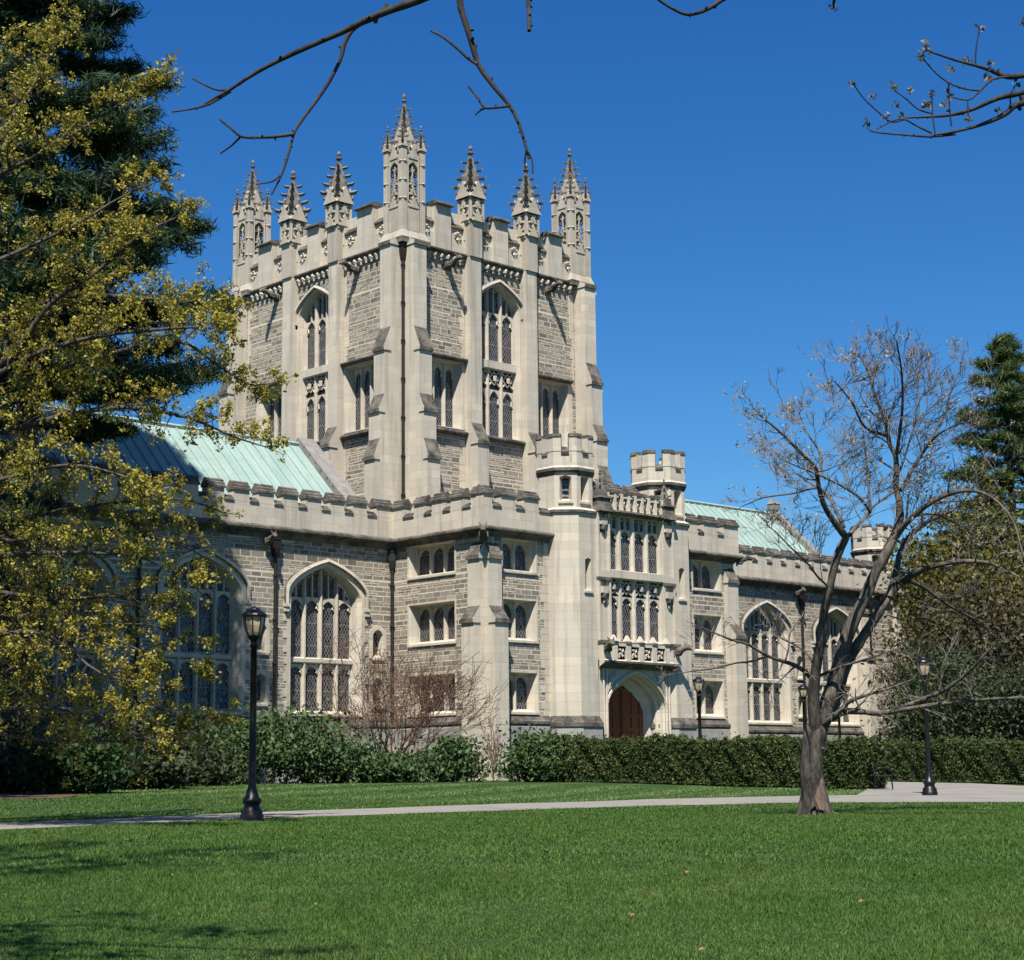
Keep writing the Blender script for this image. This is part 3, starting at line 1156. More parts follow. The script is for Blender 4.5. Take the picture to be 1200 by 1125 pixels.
for fi, (L, loc, rz, so_) in enumerate(FACES):
    c = L / 2
    mb = MB()
    holes = [(c, 3.1, 18.55, [(u + c, z + 18.55) for u, z in cw_top])]
    for sg in (-1, 1):
        holes.append((c + sg * so_, 2.55, 18.75, [(u + c + sg * so_, z + 18.75) for u, z in sw_top]))
    wall(mb, 0, L, 8.0, 28.1, holes, mi=0)
    mb.build('wall', [RUB], tower, loc, rz)
    # ashlar dressings either side of every bay, ragged like quoins
    ab = MB()
    rr = random.Random(3 + fi)
    for sg in (-1, 1):
        for u0, d_ in ((c + sg * 2.5, sg), (c + sg * (L / 2 - .95), -sg)):
            z = 10.0
            while z < 27.4:
                h = rr.uniform(.32, .5)
                e = rr.choice((.16, .34, .2, .4))
                if not (18.4 < z + h and z < 22.4):
                    x0, x1 = sorted((u0, u0 + d_ * e))
                    ab.box(x0, x1, -.018, .02, z, min(z + h - .012, 27.5))
                z += h
        # smooth stone about the lower side windows
        cc = c + sg * so_
        for x0, x1 in ((cc - 1.62, cc - 1.375), (cc + 1.375, cc + 1.62)):
            ab.box(x0, x1, -.02, .02, 18.75, 22.2)
        for x0, x1 in ((c + sg * 1.6, c + sg * 2.0),):
            x0, x1 = sorted((x0, x1))
            ab.box(x0, x1, -.022, .02, 18.6, 27.0)
        # hood over the side window, sill string below
        hd = string(2.9, 22.32, .26, .3)
        for v in hd.v:
            ab.v.append((v[0] + cc - 1.45, v[1], v[2]))
        n0 = len(ab.v) - len(hd.v)
        for f_, k_ in zip(hd.f, hd.m):
            ab.f.append(tuple(i + n0 for i in f_)); ab.m.append(1)
    ab.build('dressed_stone', [STONE, WTH], tower, loc, rz)
    for (a, b) in ((.95, c - 2.5), (c - 1.64, c + 1.64), (c + 2.5, L - .95)):
        string(b - a, 18.36, .3, .3).build('string_course', [STONE, WTH], tower, face_pt(loc, rz, a, 0, 0), rz)
    if cw_o is None:
        cw_o = cw.build('window', WM, tower, face_pt(loc, rz, c, 0, 18.55), rz)
        sw_o = sw.build('window', WM, tower, face_pt(loc, rz, c - so_, 0, 18.75), rz)
        dup(sw_o, tower, face_pt(loc, rz, c + so_, 0, 18.75), rz)
        tb_o = corner_but.build('corner_buttress', [STONE, WTH], tower, face_pt(loc, rz, .43, 0, 0), rz)
        pl_o = pil.build('pilaster', [STONE, WTH], tower, face_pt(loc, rz, c - 2.07, 0, 0), rz)
    else:
        dup(cw_o, tower, face_pt(loc, rz, c, 0, 18.55), rz)
        for sg in (-1, 1):
            dup(sw_o, tower, face_pt(loc, rz, c + sg * so_, 0, 18.75), rz)
        dup(tb_o, tower, face_pt(loc, rz, .43, 0, 0), rz)
        dup(pl_o, tower, face_pt(loc, rz, c - 2.07, 0, 0), rz)
    dup(tb_o, tower, face_pt(loc, rz, L - .43, 0, 0), rz)
    dup(pl_o, tower, face_pt(loc, rz, c + 2.07, 0, 0), rz)
    # string with carved bosses, then the parapet
    st = string(L, 28.0, .3, .3)
    st.build('string_course', [STONE, WTH], tower, loc, rz)
    rr = random.Random(40 + fi)
    for ba, bz in ((.95, c - 2.5), (c - 1.6, c + 1.6), (c + 2.5, L - .95)):
        bb = MB()
        bb.box(ba, bz, -.05, .02, 27.86, 28.0)
        u = ba + .2
        while u < bz - .1:
            s = rr.uniform(.8, 1.2)
            bb.tube([(u - .14 * s, -.02, 27.78), (u, -.2, 27.84), (u + .14 * s, -.02, 27.74)], [.06, .13 * s, .07], 5)
            bb.tube([(u, -.16, 27.9), (u + .03, -.14, 27.62 - .05 * s)], [.09, .05], 5)
            u += .44
        bb.build('carved_frieze', [STONE], tower, loc, rz)
    pb = MB()
    y0 = -.12
    pb.box(0, L, y0, .45, 28.15, 29.0, 0)
    bays = [(.9, c - 2.5), (c - 1.64, c + 1.64), (c + 2.5, L - .9)]
    for a, b in bays:
        w3 = (b - a) / 3
        m0, m1 = a + w3 * 1.0, b - w3 * 1.0
        for x0, x1 in ((a, m0), (m1, b)):
            # recessed carved panel with a dark sloping sill and a low block behind
            pb.box(x0, x1, y0 + .10, .4, 29.0, 29.55, 0)
            P = [(y0 - .02, 29.55), (y0 - .02, 29.63), (.1, 29.86), (.4, 29.86), (.4, 29.55)]
            pb.extr(P, x0, x1, mats=[1] * 5)
            pb.box(x0 + .1, x1 - .06, .05, .4, 29.84, 30.42, 0)
            cx = (x0 + x1) / 2
            for k in range(6):
                t = k * PI / 3 + .3
                pb.tube([(cx + .05 * math.cos(t), y0 + .06, 29.1 + .05 * math.sin(t)), (cx + .2 * math.cos(t), y0 - .03, 29.1 + .2 * math.sin(t)), (cx + .27 * math.cos(t + .3), y0 + .04, 29.1 + .27 * math.sin(t + .3))], [.06, .09, .04], 4, 0)
        for x0, x1 in ((a - .02, a + .1), (b - .1, b + .02)):
            pb.box(x0, x1, y0 - .03, .42, 29.0, 30.1, 0)
        pb.box(m0, m1, y0 - .12, .42, 28.15, 30.56, 0)
        P = [(y0 - .34, 30.56), (y0 - .34, 30.64), (y0 - .1, 30.78), (.3, 30.78), (.5, 30.6), (.5, 30.56)]
        i0 = len(pb.m)
        pb.extr(P, m0 - .06, m1 + .06)
        for i in range(i0, len(pb.m)): pb.m[i] = 1
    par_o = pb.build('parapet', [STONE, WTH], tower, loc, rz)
    for sg in (-1, 1):
        p = face_pt(loc, rz, c + sg * 2.07, -.12, 30.0)
        if not mp_used:
            mp_o.location = p; mp_o.rotation_euler = (0, 0, rz); mp_o.scale = (1.24, 1.24, 1.0); mp_used = True
        else:
            dup(mp_o, tower, p, rz)
        p = face_pt(loc, rz, c + sg * (so_ - .25), -.1, 27.45)
        if not gar_used:
            gar_o.location = p; gar_o.rotation_euler = (0, 0, rz); gar_used = True
        else:
            dup(gar_o, tower, p, rz)
for x, y in ((TX0 + .5, TY0 + .5), (TX1 - .5, TY0 + .5), (TX0 + .5, TY1 - .5), (TX1 - .5, TY1 - .5)):
    if not cp_used:
        cp_o.location = (x, y, 28.5); cp_used = True
    else:
        dup(cp_o, tower, (x, y, 28.5))
mb = MB()
mb.box(TX0 + .3, TX1 - .3, TY0 + .3, TY1 - .3, 28.6, 28.8)
mb.build('roof', [FLAT], tower)
mb = pipe_mb(13.2, 27.6, True, .08, 0)
mb.build('downpipe', [IRON], tower, (TX0 - .12, TY0 - .12, 0))

# ---- pavilion before the tower
pav = empty('pavilion', parent=lib)
F2 = [(3.72, 1.80), (7.02, 1.86), (10.24, 1.48)]
w2 = {}
w3 = {}
for i, (zb, h) in enumerate(F2):
    w2[i] = (2.15, rect_top(2.15, h))
    w3[i] = (3.3, rect_top(3.3, h))
ZB, ZP = .3, 11.75


def pav_windows(kind, loc_fn, rz):
    for i, (zb, h) in enumerate(F2):
        W, top = kind[i]
        key = (id(kind), i)
        if key not in pav_windows.made:
            n = 2 if W < 3 else 3
            mb = window(W, top, n, .52, .2 if n == 2 else .2, .13, tiers=((h - .55, .4, h - .04, .0),), band=.1, quoin=False)
            pav_windows.made[key] = mb.build('window', WM, pav, loc_fn(zb), rz)
        else:
            dup(pav_windows.made[key], pav, loc_fn(zb), rz)


pav_windows.made = {}
C2a, C2b = 2.22, XE - 2.22
mb = MB()
holes = []
for c in (C2a, C2b):
    for i, (zb, h) in enumerate(F2):
        holes.append((c, 2.15, zb, [(u + c, z + zb) for u, z in w2[i][1]]))
wall(mb, 0, XE, ZB, ZP, holes)
mb.build('wall', [RUB], pav)
for c in (C2a, C2b):
    pav_windows(w2, lambda z, c=c: (c, 0, z), 0)
mb = MB()
holes = []
C3 = 2.9      # from the inner corner
for i, (zb, h) in enumerate(F2):
    holes.append((C3, 3.3, zb, [(u + C3, z + zb) for u, z in w3[i][1]]))
wall(mb, 0, WY, ZB, ZP, holes)
sd = mb.build('wall', [RUB], pav, (0, WY, 0), -PI / 2)
pav_windows(w3, lambda z: (0, WY - C3, z), -PI / 2)
mb = MB()
wall(mb, 0, WY, ZB, ZP, [(WY - C3, 3.3, zb, [(u + WY - C3, z + zb) for u, z in w3[i][1]]) for i, (zb, h) in enumerate(F2)])
mb.build('wall', [RUB], pav, (XE, 0, 0), PI / 2)
pav_windows(w3, lambda z: (XE, C3, z), PI / 2)
# quoined ashlar beside the turrets
rr = random.Random(9)
for x0, d_ in ((3.95, -1), (XE - 3.95, 1)):
    qb = MB()
    z = 3.5
    while z < 11.5:
        h = rr.uniform(.3, .45)
        e = rr.choice((.15, .38, .22, .42))
        a, b = sorted((x0 + d_ * e, x0 - d_ * .3))
        qb.box(a, b, -.02, .02, z, z + h - .012)
        z += h
    qb.build('quoins', [STONE], pav)
for x0, d_ in ((.5, 1), (XE - .5, -1)):
    qb = MB()
    z = 3.5
    while z < 11.5:
        h = rr.uniform(.3, .45)
        e = rr.choice((.1, .3, .36))
        a, b = sorted((x0, x0 + d_ * e))
        qb.box(a, b, -.02, .02, z, z + h - .012)
        z += h
    qb.build('quoins', [STONE], pav)
but = buttress(.84, [(.68, 7.75, .6), (.28, 10.7, .6)], .3)
b0 = but.build('corner_buttress', [STONE, WTH], pav, (.42, 0, 0), 0)
dup(b0, pav, (0, .42, 0), -PI / 2)
dup(b0, pav, (XE - .42, 0, 0), 0)
dup(b0, pav, (XE, .42, 0), PI / 2)
dup(gar_o, pav, (-.28, -.28, 11.72), -PI / 4, (1.1, .6, 1.2))
dup(gar_o, pav, (XE + .15, -.15, 11.85), PI / 4, (.8, .7, .9))


def merlons(a, b, n, frac=.62, lead=0.0):
    p = (b - a) / n
    return [(a + lead + i * p, a + lead + i * p + p * frac) for i in range(n)]


E_ = .22
for u0, u1, ma, mb_ in ((0, 4.2, 1, 0), (XE - 4.2, XE, 0, -1)):
    cornice(u1 - u0, 11.72, 12.2, .22, ma, mb_).build('cornice', [STONE, WTH], pav, (u0, 0, 0))
cornice(WY, 11.72, 12.2, .22, -1, -1).build('cornice', [STONE, WTH], pav, (0, WY, 0), -PI / 2)
cornice(WY, 11.72, 12.2, .22, 1, 1).build('cornice', [STONE, WTH], pav, (XE, 0, 0), PI / 2)
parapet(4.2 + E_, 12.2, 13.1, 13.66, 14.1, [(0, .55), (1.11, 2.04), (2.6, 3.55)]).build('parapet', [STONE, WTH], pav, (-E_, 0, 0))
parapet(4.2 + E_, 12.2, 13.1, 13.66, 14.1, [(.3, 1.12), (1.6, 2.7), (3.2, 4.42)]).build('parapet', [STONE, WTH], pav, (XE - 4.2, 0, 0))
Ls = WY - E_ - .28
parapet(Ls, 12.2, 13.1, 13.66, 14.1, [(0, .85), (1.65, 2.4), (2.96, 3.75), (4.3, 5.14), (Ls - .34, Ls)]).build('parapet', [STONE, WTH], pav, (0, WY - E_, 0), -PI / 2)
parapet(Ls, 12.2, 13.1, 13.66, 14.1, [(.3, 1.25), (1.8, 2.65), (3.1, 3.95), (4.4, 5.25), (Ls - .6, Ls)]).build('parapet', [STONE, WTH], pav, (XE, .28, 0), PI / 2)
mb = MB()
mb.box(.2, XE - .2, .2, TY0 + .2, 12.75, 12.9)
mb.build('roof', [FLAT], pav)


def plinth(L, y=0.0, m0=0, m1=0, z0=0.2, z1=3.2):
    mb = MB()
    P = [(y, z0), (y - .16, z0), (y - .16, z1 - .16), (y - .12, z1 - .1), (y - .02, z1 - .1), (y, z1 - .1)]
    mb.extr(P, 0, L, m0, m1, mats=[0] * 6)
    P = [(y, z1 - .1), (y - .14, z1 - .1), (y - .2, z1 - .02), (y - .2, z1 + .1), (y - .1, z1 + .16), (y - .02, z1 + .36), (y, z1 + .36)]
    i0 = len(mb.m)
    mb.extr(P, 0, L, m0, m1)
    for i in range(i0, len(mb.m)): mb.m[i] = 1
    return mb


PM = [PLINTH, WTH]
plinth(3.2).build('plinth', PM, pav, (.82, 0, 0))
plinth(3.2).build('plinth', PM, pav, (XE - 4.02, 0, 0))
plinth(WY - .82, 0, -1, 0).build('plinth', PM, pav, (0, WY, 0), -PI / 2)
plinth(WY - .82, 0, 0, 1).build('plinth', PM, pav, (XE, .82, 0), PI / 2)
pipe_mb(.3, 11.2).build('downpipe', [IRON], pav, (-.02, WY - .02, 0), -PI / 4)
mb = MB()
mb.box(-.15, .15, -.04, .01, -.16, .16)
mb.build('wall_plaque', [BLACK], pav, (13.75, -.17, 2.05))

# ---- turrets
def shaft(mb, r, z0, z1, slits):
    """octagonal shaft, its faces pierced by splayed slit windows"""
    hw = r * math.tan(PI / 8)
    for k in range(8):
        f = MB()
        hs_ = []
        for kk, a, b, W in slits:
            if (kk - k) % 8 == 0:
                H = b - a
                tp_ = [(-W / 2, H - .08), (-W * .25, H - .03), (0, H), (W * .25, H - .03), (W / 2, H - .08)]
                hs_.append((0, W, a, [(u, z + a) for u, z in tp_]))
                wn_ = window(W, tp_, 1, .34, W * .22, band=0, quoin=False, sill=True)
                n0 = len(f.v)
                f.v += [(x, y, z + a) for x, y, z in wn_.v]
                f.f += [tuple(i + n0 for i in q) for q in wn_.f]
                f.m += [3 if q == 1 else 0 for q in wn_.m]
        wall(f, -hw, hw, z0, z1, hs_, 0.0, 0)
        ang = k * PI / 4
        ca, sa = math.cos(ang), math.sin(ang)
        n0 = len(mb.v)
        mb.v += [(x * ca - (y - r) * sa, x * sa + (y - r) * ca, z) for x, y, z in f.v]
        mb.f += [tuple(i + n0 for i in q) for q in f.f]
        mb.m += f.m


def turret_mb(rl, ru, zs, zb, zc, zt, slits):
    """octagonal turret: lower shaft, string, upper shaft, corbelled and embattled crown"""
    mb = MB()
    mb.prism(octagon(rl + .16), .2, 3.05, 2, False)
    mb.prism(octagon(rl + .22), 3.05, 3.22, 1, False)
    mb.prism(octagon(rl + .22), 3.22, 3.55, 1, False, (rl) / (rl + .22))
    shaft(mb, rl, 3.3, zs, [q for q in slits if q[1] < zs])
    mb.prism(octagon(rl + .1), zs, zs + .12, 1, True)
    mb.prism(octagon(rl + .1), zs + .12, zs + .26, 0, False, ru / (rl + .1))
    shaft(mb, ru, zs + .1, zb, [q for q in slits if q[1] > zs])
    mb.prism(octagon(ru), zb - .25, zb - .02, 1, False, 1.07)
    mb.prism(octagon(ru * 1.09), zb - .02, zb + .12, 1, False)
    mb.prism(octagon(ru * 1.09), zb + .12, zb + .25, 0, False, 1.02 / 1.09)
    rc = ru * 1.055
    mb.prism(octagon(rc * .985), zb + .2, zc, 0, False)
    O = octagon(rc)
    I = octagon(rc - .32)
    mb.prism(octagon(rc - .2), zc - .02, zc, 1, True)
    # merlons wrap the corners, openings stand over the faces
    for k in range(8):
        a, b, c_ = Vector((*O[k - 1], 0)), Vector((*O[k], 0)), Vector((*O[(k + 1) % 8], 0))
        ai, bi, ci = Vector((*I[k - 1], 0)), Vector((*I[k], 0)), Vector((*I[(k + 1) % 8], 0))
        f = .33
        P = [b.lerp(a, f), b, b.lerp(c_, f), bi.lerp(ci, f), bi, bi.lerp(ai, f)]
        P = [(p.x, p.y) for p in P]
        mb.prism(P, zc, zt - .16, 0)
        mb.prism([(p[0] * 1.03, p[1] * 1.03) for p in P], zt - .16, zt, 1, True, .98)
        # dark weathered sill of the opening
        q = [b.lerp(c_, f), b.lerp(c_, 1 - f), bi.lerp(ci, 1 - f), bi.lerp(ci, f)]
        s0 = [(q[0].x * 1.03, q[0].y * 1.03, zc - .16), (q[1].x * 1.03, q[1].y * 1.03, zc - .16), (q[1].x * 1.03, q[1].y * 1.03, zc - .04), (q[0].x * 1.03, q[0].y * 1.03, zc - .04)]
        mb.face(s0, 1)
        mb.face([s0[3], s0[2], (q[2].x, q[2].y, zc + .16), (q[3].x, q[3].y, zc + .16)], 1)
    mb.prism(octagon(rc - .3), zc - .3, zc + .02, 1, True)
    return mb


TM = [STONE, WTH, PLINTH, GLASS]
TC = 3.36
t0 = turret_mb(1.42, 1.29, 13.15, 15.2, 16.12, 16.98, [(-1, 13.72, 14.95, .56), (1, 13.72, 14.95, .56), (0, 13.72, 14.95, .56), (3, 13.72, 14.95, .56), (0, 9.45, 11.0, .42)]).build('turret', TM, lib, (XM - TC, .2, 0))
dup(t0, lib, (XM + TC, .2, 0))

# ---- wings
BW, BH, BR = 4.15, 5.3, 1.55
BT = arch_pts(BW, BH, BR, 16, .6)
big = window(BW, BT, 4, .58, .27, .17, tiers=((1.85, .32, 2.28, .09), (4.85, .42, 5.42, .12)), transoms=((2.32, 2.6, .03),), tracery=((5.4, 6.9),), band=.2, quoin=True, hood=.16)
big_o = None
sl_top, slm = slit()
sl_o = None
for sgn in (-1, 1):
    wing = empty('wing', parent=lib)
    x0, x1 = (-24.0, 0.0) if sgn < 0 else (XE, XE + 24.7)
    cx = (lambda x: x) if sgn < 0 else (lambda x: 2 * XM - x)
    wc = [cx(-4.0), cx(-10.85), cx(-17.7)]
    sc_ = [cx(-.92), cx(-7.72), cx(-14.5)] if sgn < 0 else [cx(-.92), cx(-7.1), cx(-14.0)]
    mb = MB()
    holes = [(c - x0, BW, 3.75, [(u + c - x0, z + 3.75) for u, z in BT]) for c in wc]
    for c in sc_:
        for zb in (4.15, 6.45):
            holes.append((c - x0, .62, zb, [(u + c - x0, z + zb) for u, z in sl_top]))
    wall(mb, 0, x1 - x0, .2, 11.75, holes)
    mb.build('wall', [RUB], wing, (x0, WY, 0))
    for c in wc:
        if big_o is None:
            big_o = big.build('window', WM, wing, (c, WY, 3.75))
        else:
            dup(big_o, wing, (c, WY, 3.75))
    for c in sc_:
        for zb in (4.15, 6.45):
            if sl_o is None:
                sl_o = slm.build('slit_window', WM, wing, (c, WY, zb))
            else:
                dup(sl_o, wing, (c, WY, zb))
    cornice(x1 - x0, 11.68, 12.25, .22).build('cornice', [STONE, WTH], wing, (x0, WY, 0))
    ml = [(24.0 - 2.63 - 1.365 * k, 24.0 - 1.78 - 1.365 * k) for k in range(15, -1, -1)] + [(22.8, 23.78)]
    if sgn > 0:
        ml = [(24.0 - b, 24.0 - a) for a, b in reversed(ml)]
    parapet(x1 - x0, 12.25, 13.2, 13.7, 14.15, ml).build('parapet', [STONE, WTH], wing, (x0, WY, 0))
    plinth(x1 - x0 - (.0 if sgn < 0 else .0)).build('plinth', PM, wing, (x0, WY, 0))
    # end walls and back
    mb = MB()
    xe = x0 if sgn < 0 else x1
    yb = 16.6
    mb.face([(xe, WY, .2), (xe, yb, .2), (xe, yb, 13.2), (xe, WY, 13.2)])
    mb.face([(x0, yb, .2), (x1, yb, .2), (x1, yb, 13.2), (x0, yb, 13.2)])
    mb.build('wall', [RUB], wing)
    # copper roof with standing seams, gable copings
    ra, rb = (x0 + 1.2, -2.2) if sgn < 0 else (XE + 2.2, 35.7)
    ye, yr, ze, zr = WY + .3, 11.35, 13.0, 17.3
    yb = 16.3
    mb = MB()
    mb.face([(ra, ye, ze), (rb, ye, ze), (rb, yr, zr), (ra, yr, zr)])
    mb.face([(ra, yb, ze), (rb, yb, ze), (rb, yr, zr), (ra, yr, zr)][::-1])
    x = ra + .2
    while x < rb:
        mb.box(x - .025, x + .025, ye, ye + .01, ze, ze + .01)
        mb.strip([(x - .03, ye, ze + .08), (x - .03, yr, zr + .08)], [(x + .03, ye, ze + .08), (x + .03, yr, zr + .08)])
        mb.strip([(x - .03, ye, ze - .02), (x - .03, yr, zr - .02)], [(x - .03, ye, ze + .08), (x - .03, yr, zr + .08)])
        mb.strip([(x + .03, ye, ze - .02), (x + .03, yr, zr - .02)], [(x + .03, ye, ze + .08), (x + .03, yr, zr + .08)])
        x += .60
    mb.tube([(ra, yr, zr + .05), (rb, yr, zr + .05)], .12, 6)
    mb.build('roof', [COPPER], wing)
    for xx in (ra, rb):
        mb = MB()
        out = 1 if xx == rb else -1
        a, b = sorted((xx, xx + out * (1.0 if (sgn < 0) == (xx == rb) else .5)))
        P = [(ye - .2, ze - .8), (yr, zr - .3), (yr, zr + .42), (ye - .2, ze + .3)]
        mb.extr([(p, z) for p, z in P], a, b, mats=[0, 0, 0, 0])
        P = [(yb + .2, ze - .8), (yr, zr - .3), (yr, zr + .42), (yb + .2, ze + .3)]
        mb.extr([(p, z) for p, z in P], a, b)
        # stepped flashing pieces down the slope
        for k in range(9):
            t = (k + .3) / 9.5
            y = ye + (yr - ye) * t; z = ze + (zr - ze) * t + .36
            mb.box(a - .03, b + .03, y, y + .06, z - .02, z + .05, 1)
        if not (sgn < 0 and xx == rb):
          mb.box((a + b) / 2 - .28, (a + b) / 2 + .28, yr - .3, yr + .3, zr + .3, zr + .7)
          mb.prism([((a + b) / 2 - .32, yr - .34), ((a + b) / 2 + .32, yr - .34), ((a + b) / 2 + .32, yr + .34), ((a + b) / 2 - .32, yr + .34)], zr + .7, zr + 1.05, None, True, .3, ((a + b) / 2, yr))
        mb.build('gable_coping', [LEAD, WTH], wing)
    for px in ((-7.05, -14.2) if sgn < 0 else (cx(-7.75), cx(-14.2), 39.03)):
        pp = pipe_mb(.3, 11.25)
        pp.build('downpipe', [IRON], wing, (px, WY, 0))
        dup(gar_o, wing, (px - .5, WY - .25, 11.55), 0, (.9, .55, .9))
    if sgn > 0:
        dup(b0, wing, (cx(-2.0) + 1.6, WY, 0), 0)
        dup(b0, wing, (38.3, WY, 0), 0)
        dup(b0, wing, (42.15, WY, 0), 0)
    dup(t0, wing, (42.0, 8.1, 0), None, (.95, .95, .985)) if sgn > 0 else None

# ---- entrance bay between the turrets
ent = empty('entrance_bay', parent=lib)
EY = -1.25
PY = -1.05
EX0, EX1 = 6.75, 11.11
EL = EX1 - EX0
AW, AS, AR = 4.2, 3.95, 1.72
DW, DS, DR = 2.95, 3.75, 1.35
mb = MB()
at_ = arch_pts(AW, AS, AR, 16, .72, EL / 2)
wall(mb, 0, EL, .3, 6.0, [(EL / 2, AW, .3, at_)])
# mouldings receding to the door: four orders
orders = [(AW, AS, AR, 0.0), (AW - .16, AS - .02, AR - .06, .10), (AW - .22, AS - .03, AR - .08, .32), (AW - .50, AS - .06, AR - .14, .40), (AW - .56, AS - .07, AR - .16, .66), (AW - .9, AS - .12, AR - .26, .74), (DW, DS, DR, .93)]
prev = None
for W_, s_, r_, y_ in orders:
    pts = [(EL / 2 - W_ / 2, y_, .3)] + [(u, y_, z) for u, z in arch_pts(W_, s_, r_, 16, .72 if y_ < .9 else .55, EL / 2)] + [(EL / 2 + W_ / 2, y_, .3)]
    if prev:
        mb.strip(prev, pts)
    prev = pts
# raised archivolt and label
for W_, r_, y_, q in ((AW + .05, .07, -.05, .05),):
    P = [(EL / 2 - W_ / 2, y_, .3)] + [(u, y_, z + q) for u, z in arch_pts(W_, AS, AR, 20, .72, EL / 2)] + [(EL / 2 + W_ / 2, y_, .3)]
    mb.tube(P, .085, 6)
for sg in (-1, 1):
    for k, r in ((.38, .10), (.72, .14), (1.02, .08)):
        c = Vector((EL / 2 + sg * (AW / 2 - .12 + 0 * k), -.06, 5.15))
        t0_ = [(c.x - sg * (.55 - k * .55) * .6, -.07, 5.0 + .55 * k + .1 * math.sin(j)) for j in range(2)]
        mb.tube([(EL / 2 + sg * (1.25 + .5 * k), -.05, 5.75 - .2 * k), (EL / 2 + sg * (1.4 + .55 * k), -.1, 5.6 - .5 * k), (EL / 2 + sg * (1.55 + .5 * k), -.05, 5.2 - .55 * k)], [.05, r, .05], 5)
    for x in (2.12, 2.32):
        mb.tube([(EL / 2 + sg * x, -.08, .3), (EL / 2 + sg * x, -.08, 5.9)], .06, 6)
mb.box(-.5, .0, .03, 1.2, .3, 5.95)
mb.box(EL, EL + .5, .03, 1.2, .3, 5.95)
mb.build('portal', [PALE], ent, (EX0, PY, 0))
# red doors
mb = MB()
P = arch_pts(DW, DS, DR, 14, .55, 0)
mb.face([(-DW / 2, 0.95, .3)] + [(u, 0.95, z) for u, z in P] + [(DW / 2, 0.95, .3)], 0)
for sg in (-1, 1):
    for k in range(3):
        x = sg * (.12 + k * .55)
        mb.box(x - .03, x + .03, .90, .96, .3, DS + .15 + DR * (.9 - .16 * k), 0)
    for z in (1.5, 2.9, 3.6):
        mb.box(min(sg * .08, sg * 1.42), max(sg * .08, sg * 1.42), .905, .96, z, z + .14, 0)
mb.box(-.07, .07, .86, .96, .3, DS + DR - .2, 0)
dr = mb.build('door', [WOOD], ent, (XM, PY, 0))
# balcony front of carved panels
mb = MB()
b0_, b1_ = 6.2, 11.66
yb = -1.55
mb.extr([(EY, 5.82), (yb + .25, 5.9), (yb - .05, 6.06), (yb - .05, 6.16), (yb + .03, 6.22), (EY, 6.22)], b0_, b1_, mats=[1, 1, 1, 0, 0, 0])
mb.box(b0_ + .1, b1_ - .1, yb + .12, EY + .1, 6.2, 6.95, 0)
np_ = 4
pw = (10.72 - 7.0) / np_
for k in range(np_ + 1):
    x = 7.0 + k * pw
    mb.box(x - .15, x + .15, yb - .03, yb + .2, 6.2, 7.0, 0)
    mb.prism([(x - .19, yb - .08), (x + .19, yb - .08), (x + .19, yb + .24), (x - .19, yb + .24)], 7.0, 7.1, 1)
    mb.prism([(x - .16, yb - .06), (x + .16, yb - .06), (x + .16, yb + .24), (x - .16, yb + .24)], 7.1, 7.4, 0, True, .25, (x, yb + .1))
for k in range(np_):
    x = 7.0 + (k + .5) * pw
    mb.box(x - pw / 2 + .1, x + pw / 2 - .1, yb + .0, yb + .2, 6.86, 7.0, 0)
    mb.face([(x - pw / 2 + .1, yb + .115, 6.25), (x + pw / 2 - .1, yb + .115, 6.25), (x + pw / 2 - .1, yb + .115, 6.86), (x - pw / 2 + .1, yb + .115, 6.86)], 2)  # shade of the panel ground painted as a dark face
    for a in range(4):
        t = a * PI / 2 + .5
        mb.tube([(x, yb + .08, 6.55), (x + .14 * math.cos(t), yb + .03, 6.55 + .16 * math.sin(t)), (x + .26 * math.cos(t + .5), yb + .07, 6.55 + .27 * math.sin(t + .5))], [.05, .07, .04], 4)
for sg, x in ((-1, b0_ + .35), (1, b1_ - .35)):
    mb.box(x - .33, x + .33, yb + .02, EY + .2, 6.2, 6.98, 0)
    mb.prism([(x - .38, yb - .05), (x + .38, yb - .05), (x + .38, EY + .2), (x - .38, EY + .2)], 6.98, 7.12, 1)
mb.build('balcony', [PALE, WTH, DARK], ent)
dup(gar_o, ent, (b1_ - .25, yb + .1, 6.75), .35, (1.1, .75, 1.1))
dup(gar_o, ent, (b0_ + .25, yb + .1, 6.75), -.35, (1.1, .75, 1.1))
# the two tiers of lights
OW = 3.9
otop = rect_top(OW, 6.15)
mb = MB()
wall(mb, 0, EL, 6.0, 13.3, [(XM - .03 - EX0, OW, 7.1, [(u + XM - .03 - EX0, z + 7.1) for u, z in otop])])
mb.build('wall', [PALE], ent, (EX0, EY, 0))
ow = window(OW, otop, 4, .3, .1, .24, tiers=((1.75, .42, 2.2, .11), (5.0, .42, 5.5, .12)), transoms=((3.02, 3.5, .2),), bars=((2.28, 3.0),), tracery=((5.48, 6.1),), band=0, quoin=False, sill=False)
ow.build('oriel_window', WM, ent, (XM - .03, EY, 7.1))
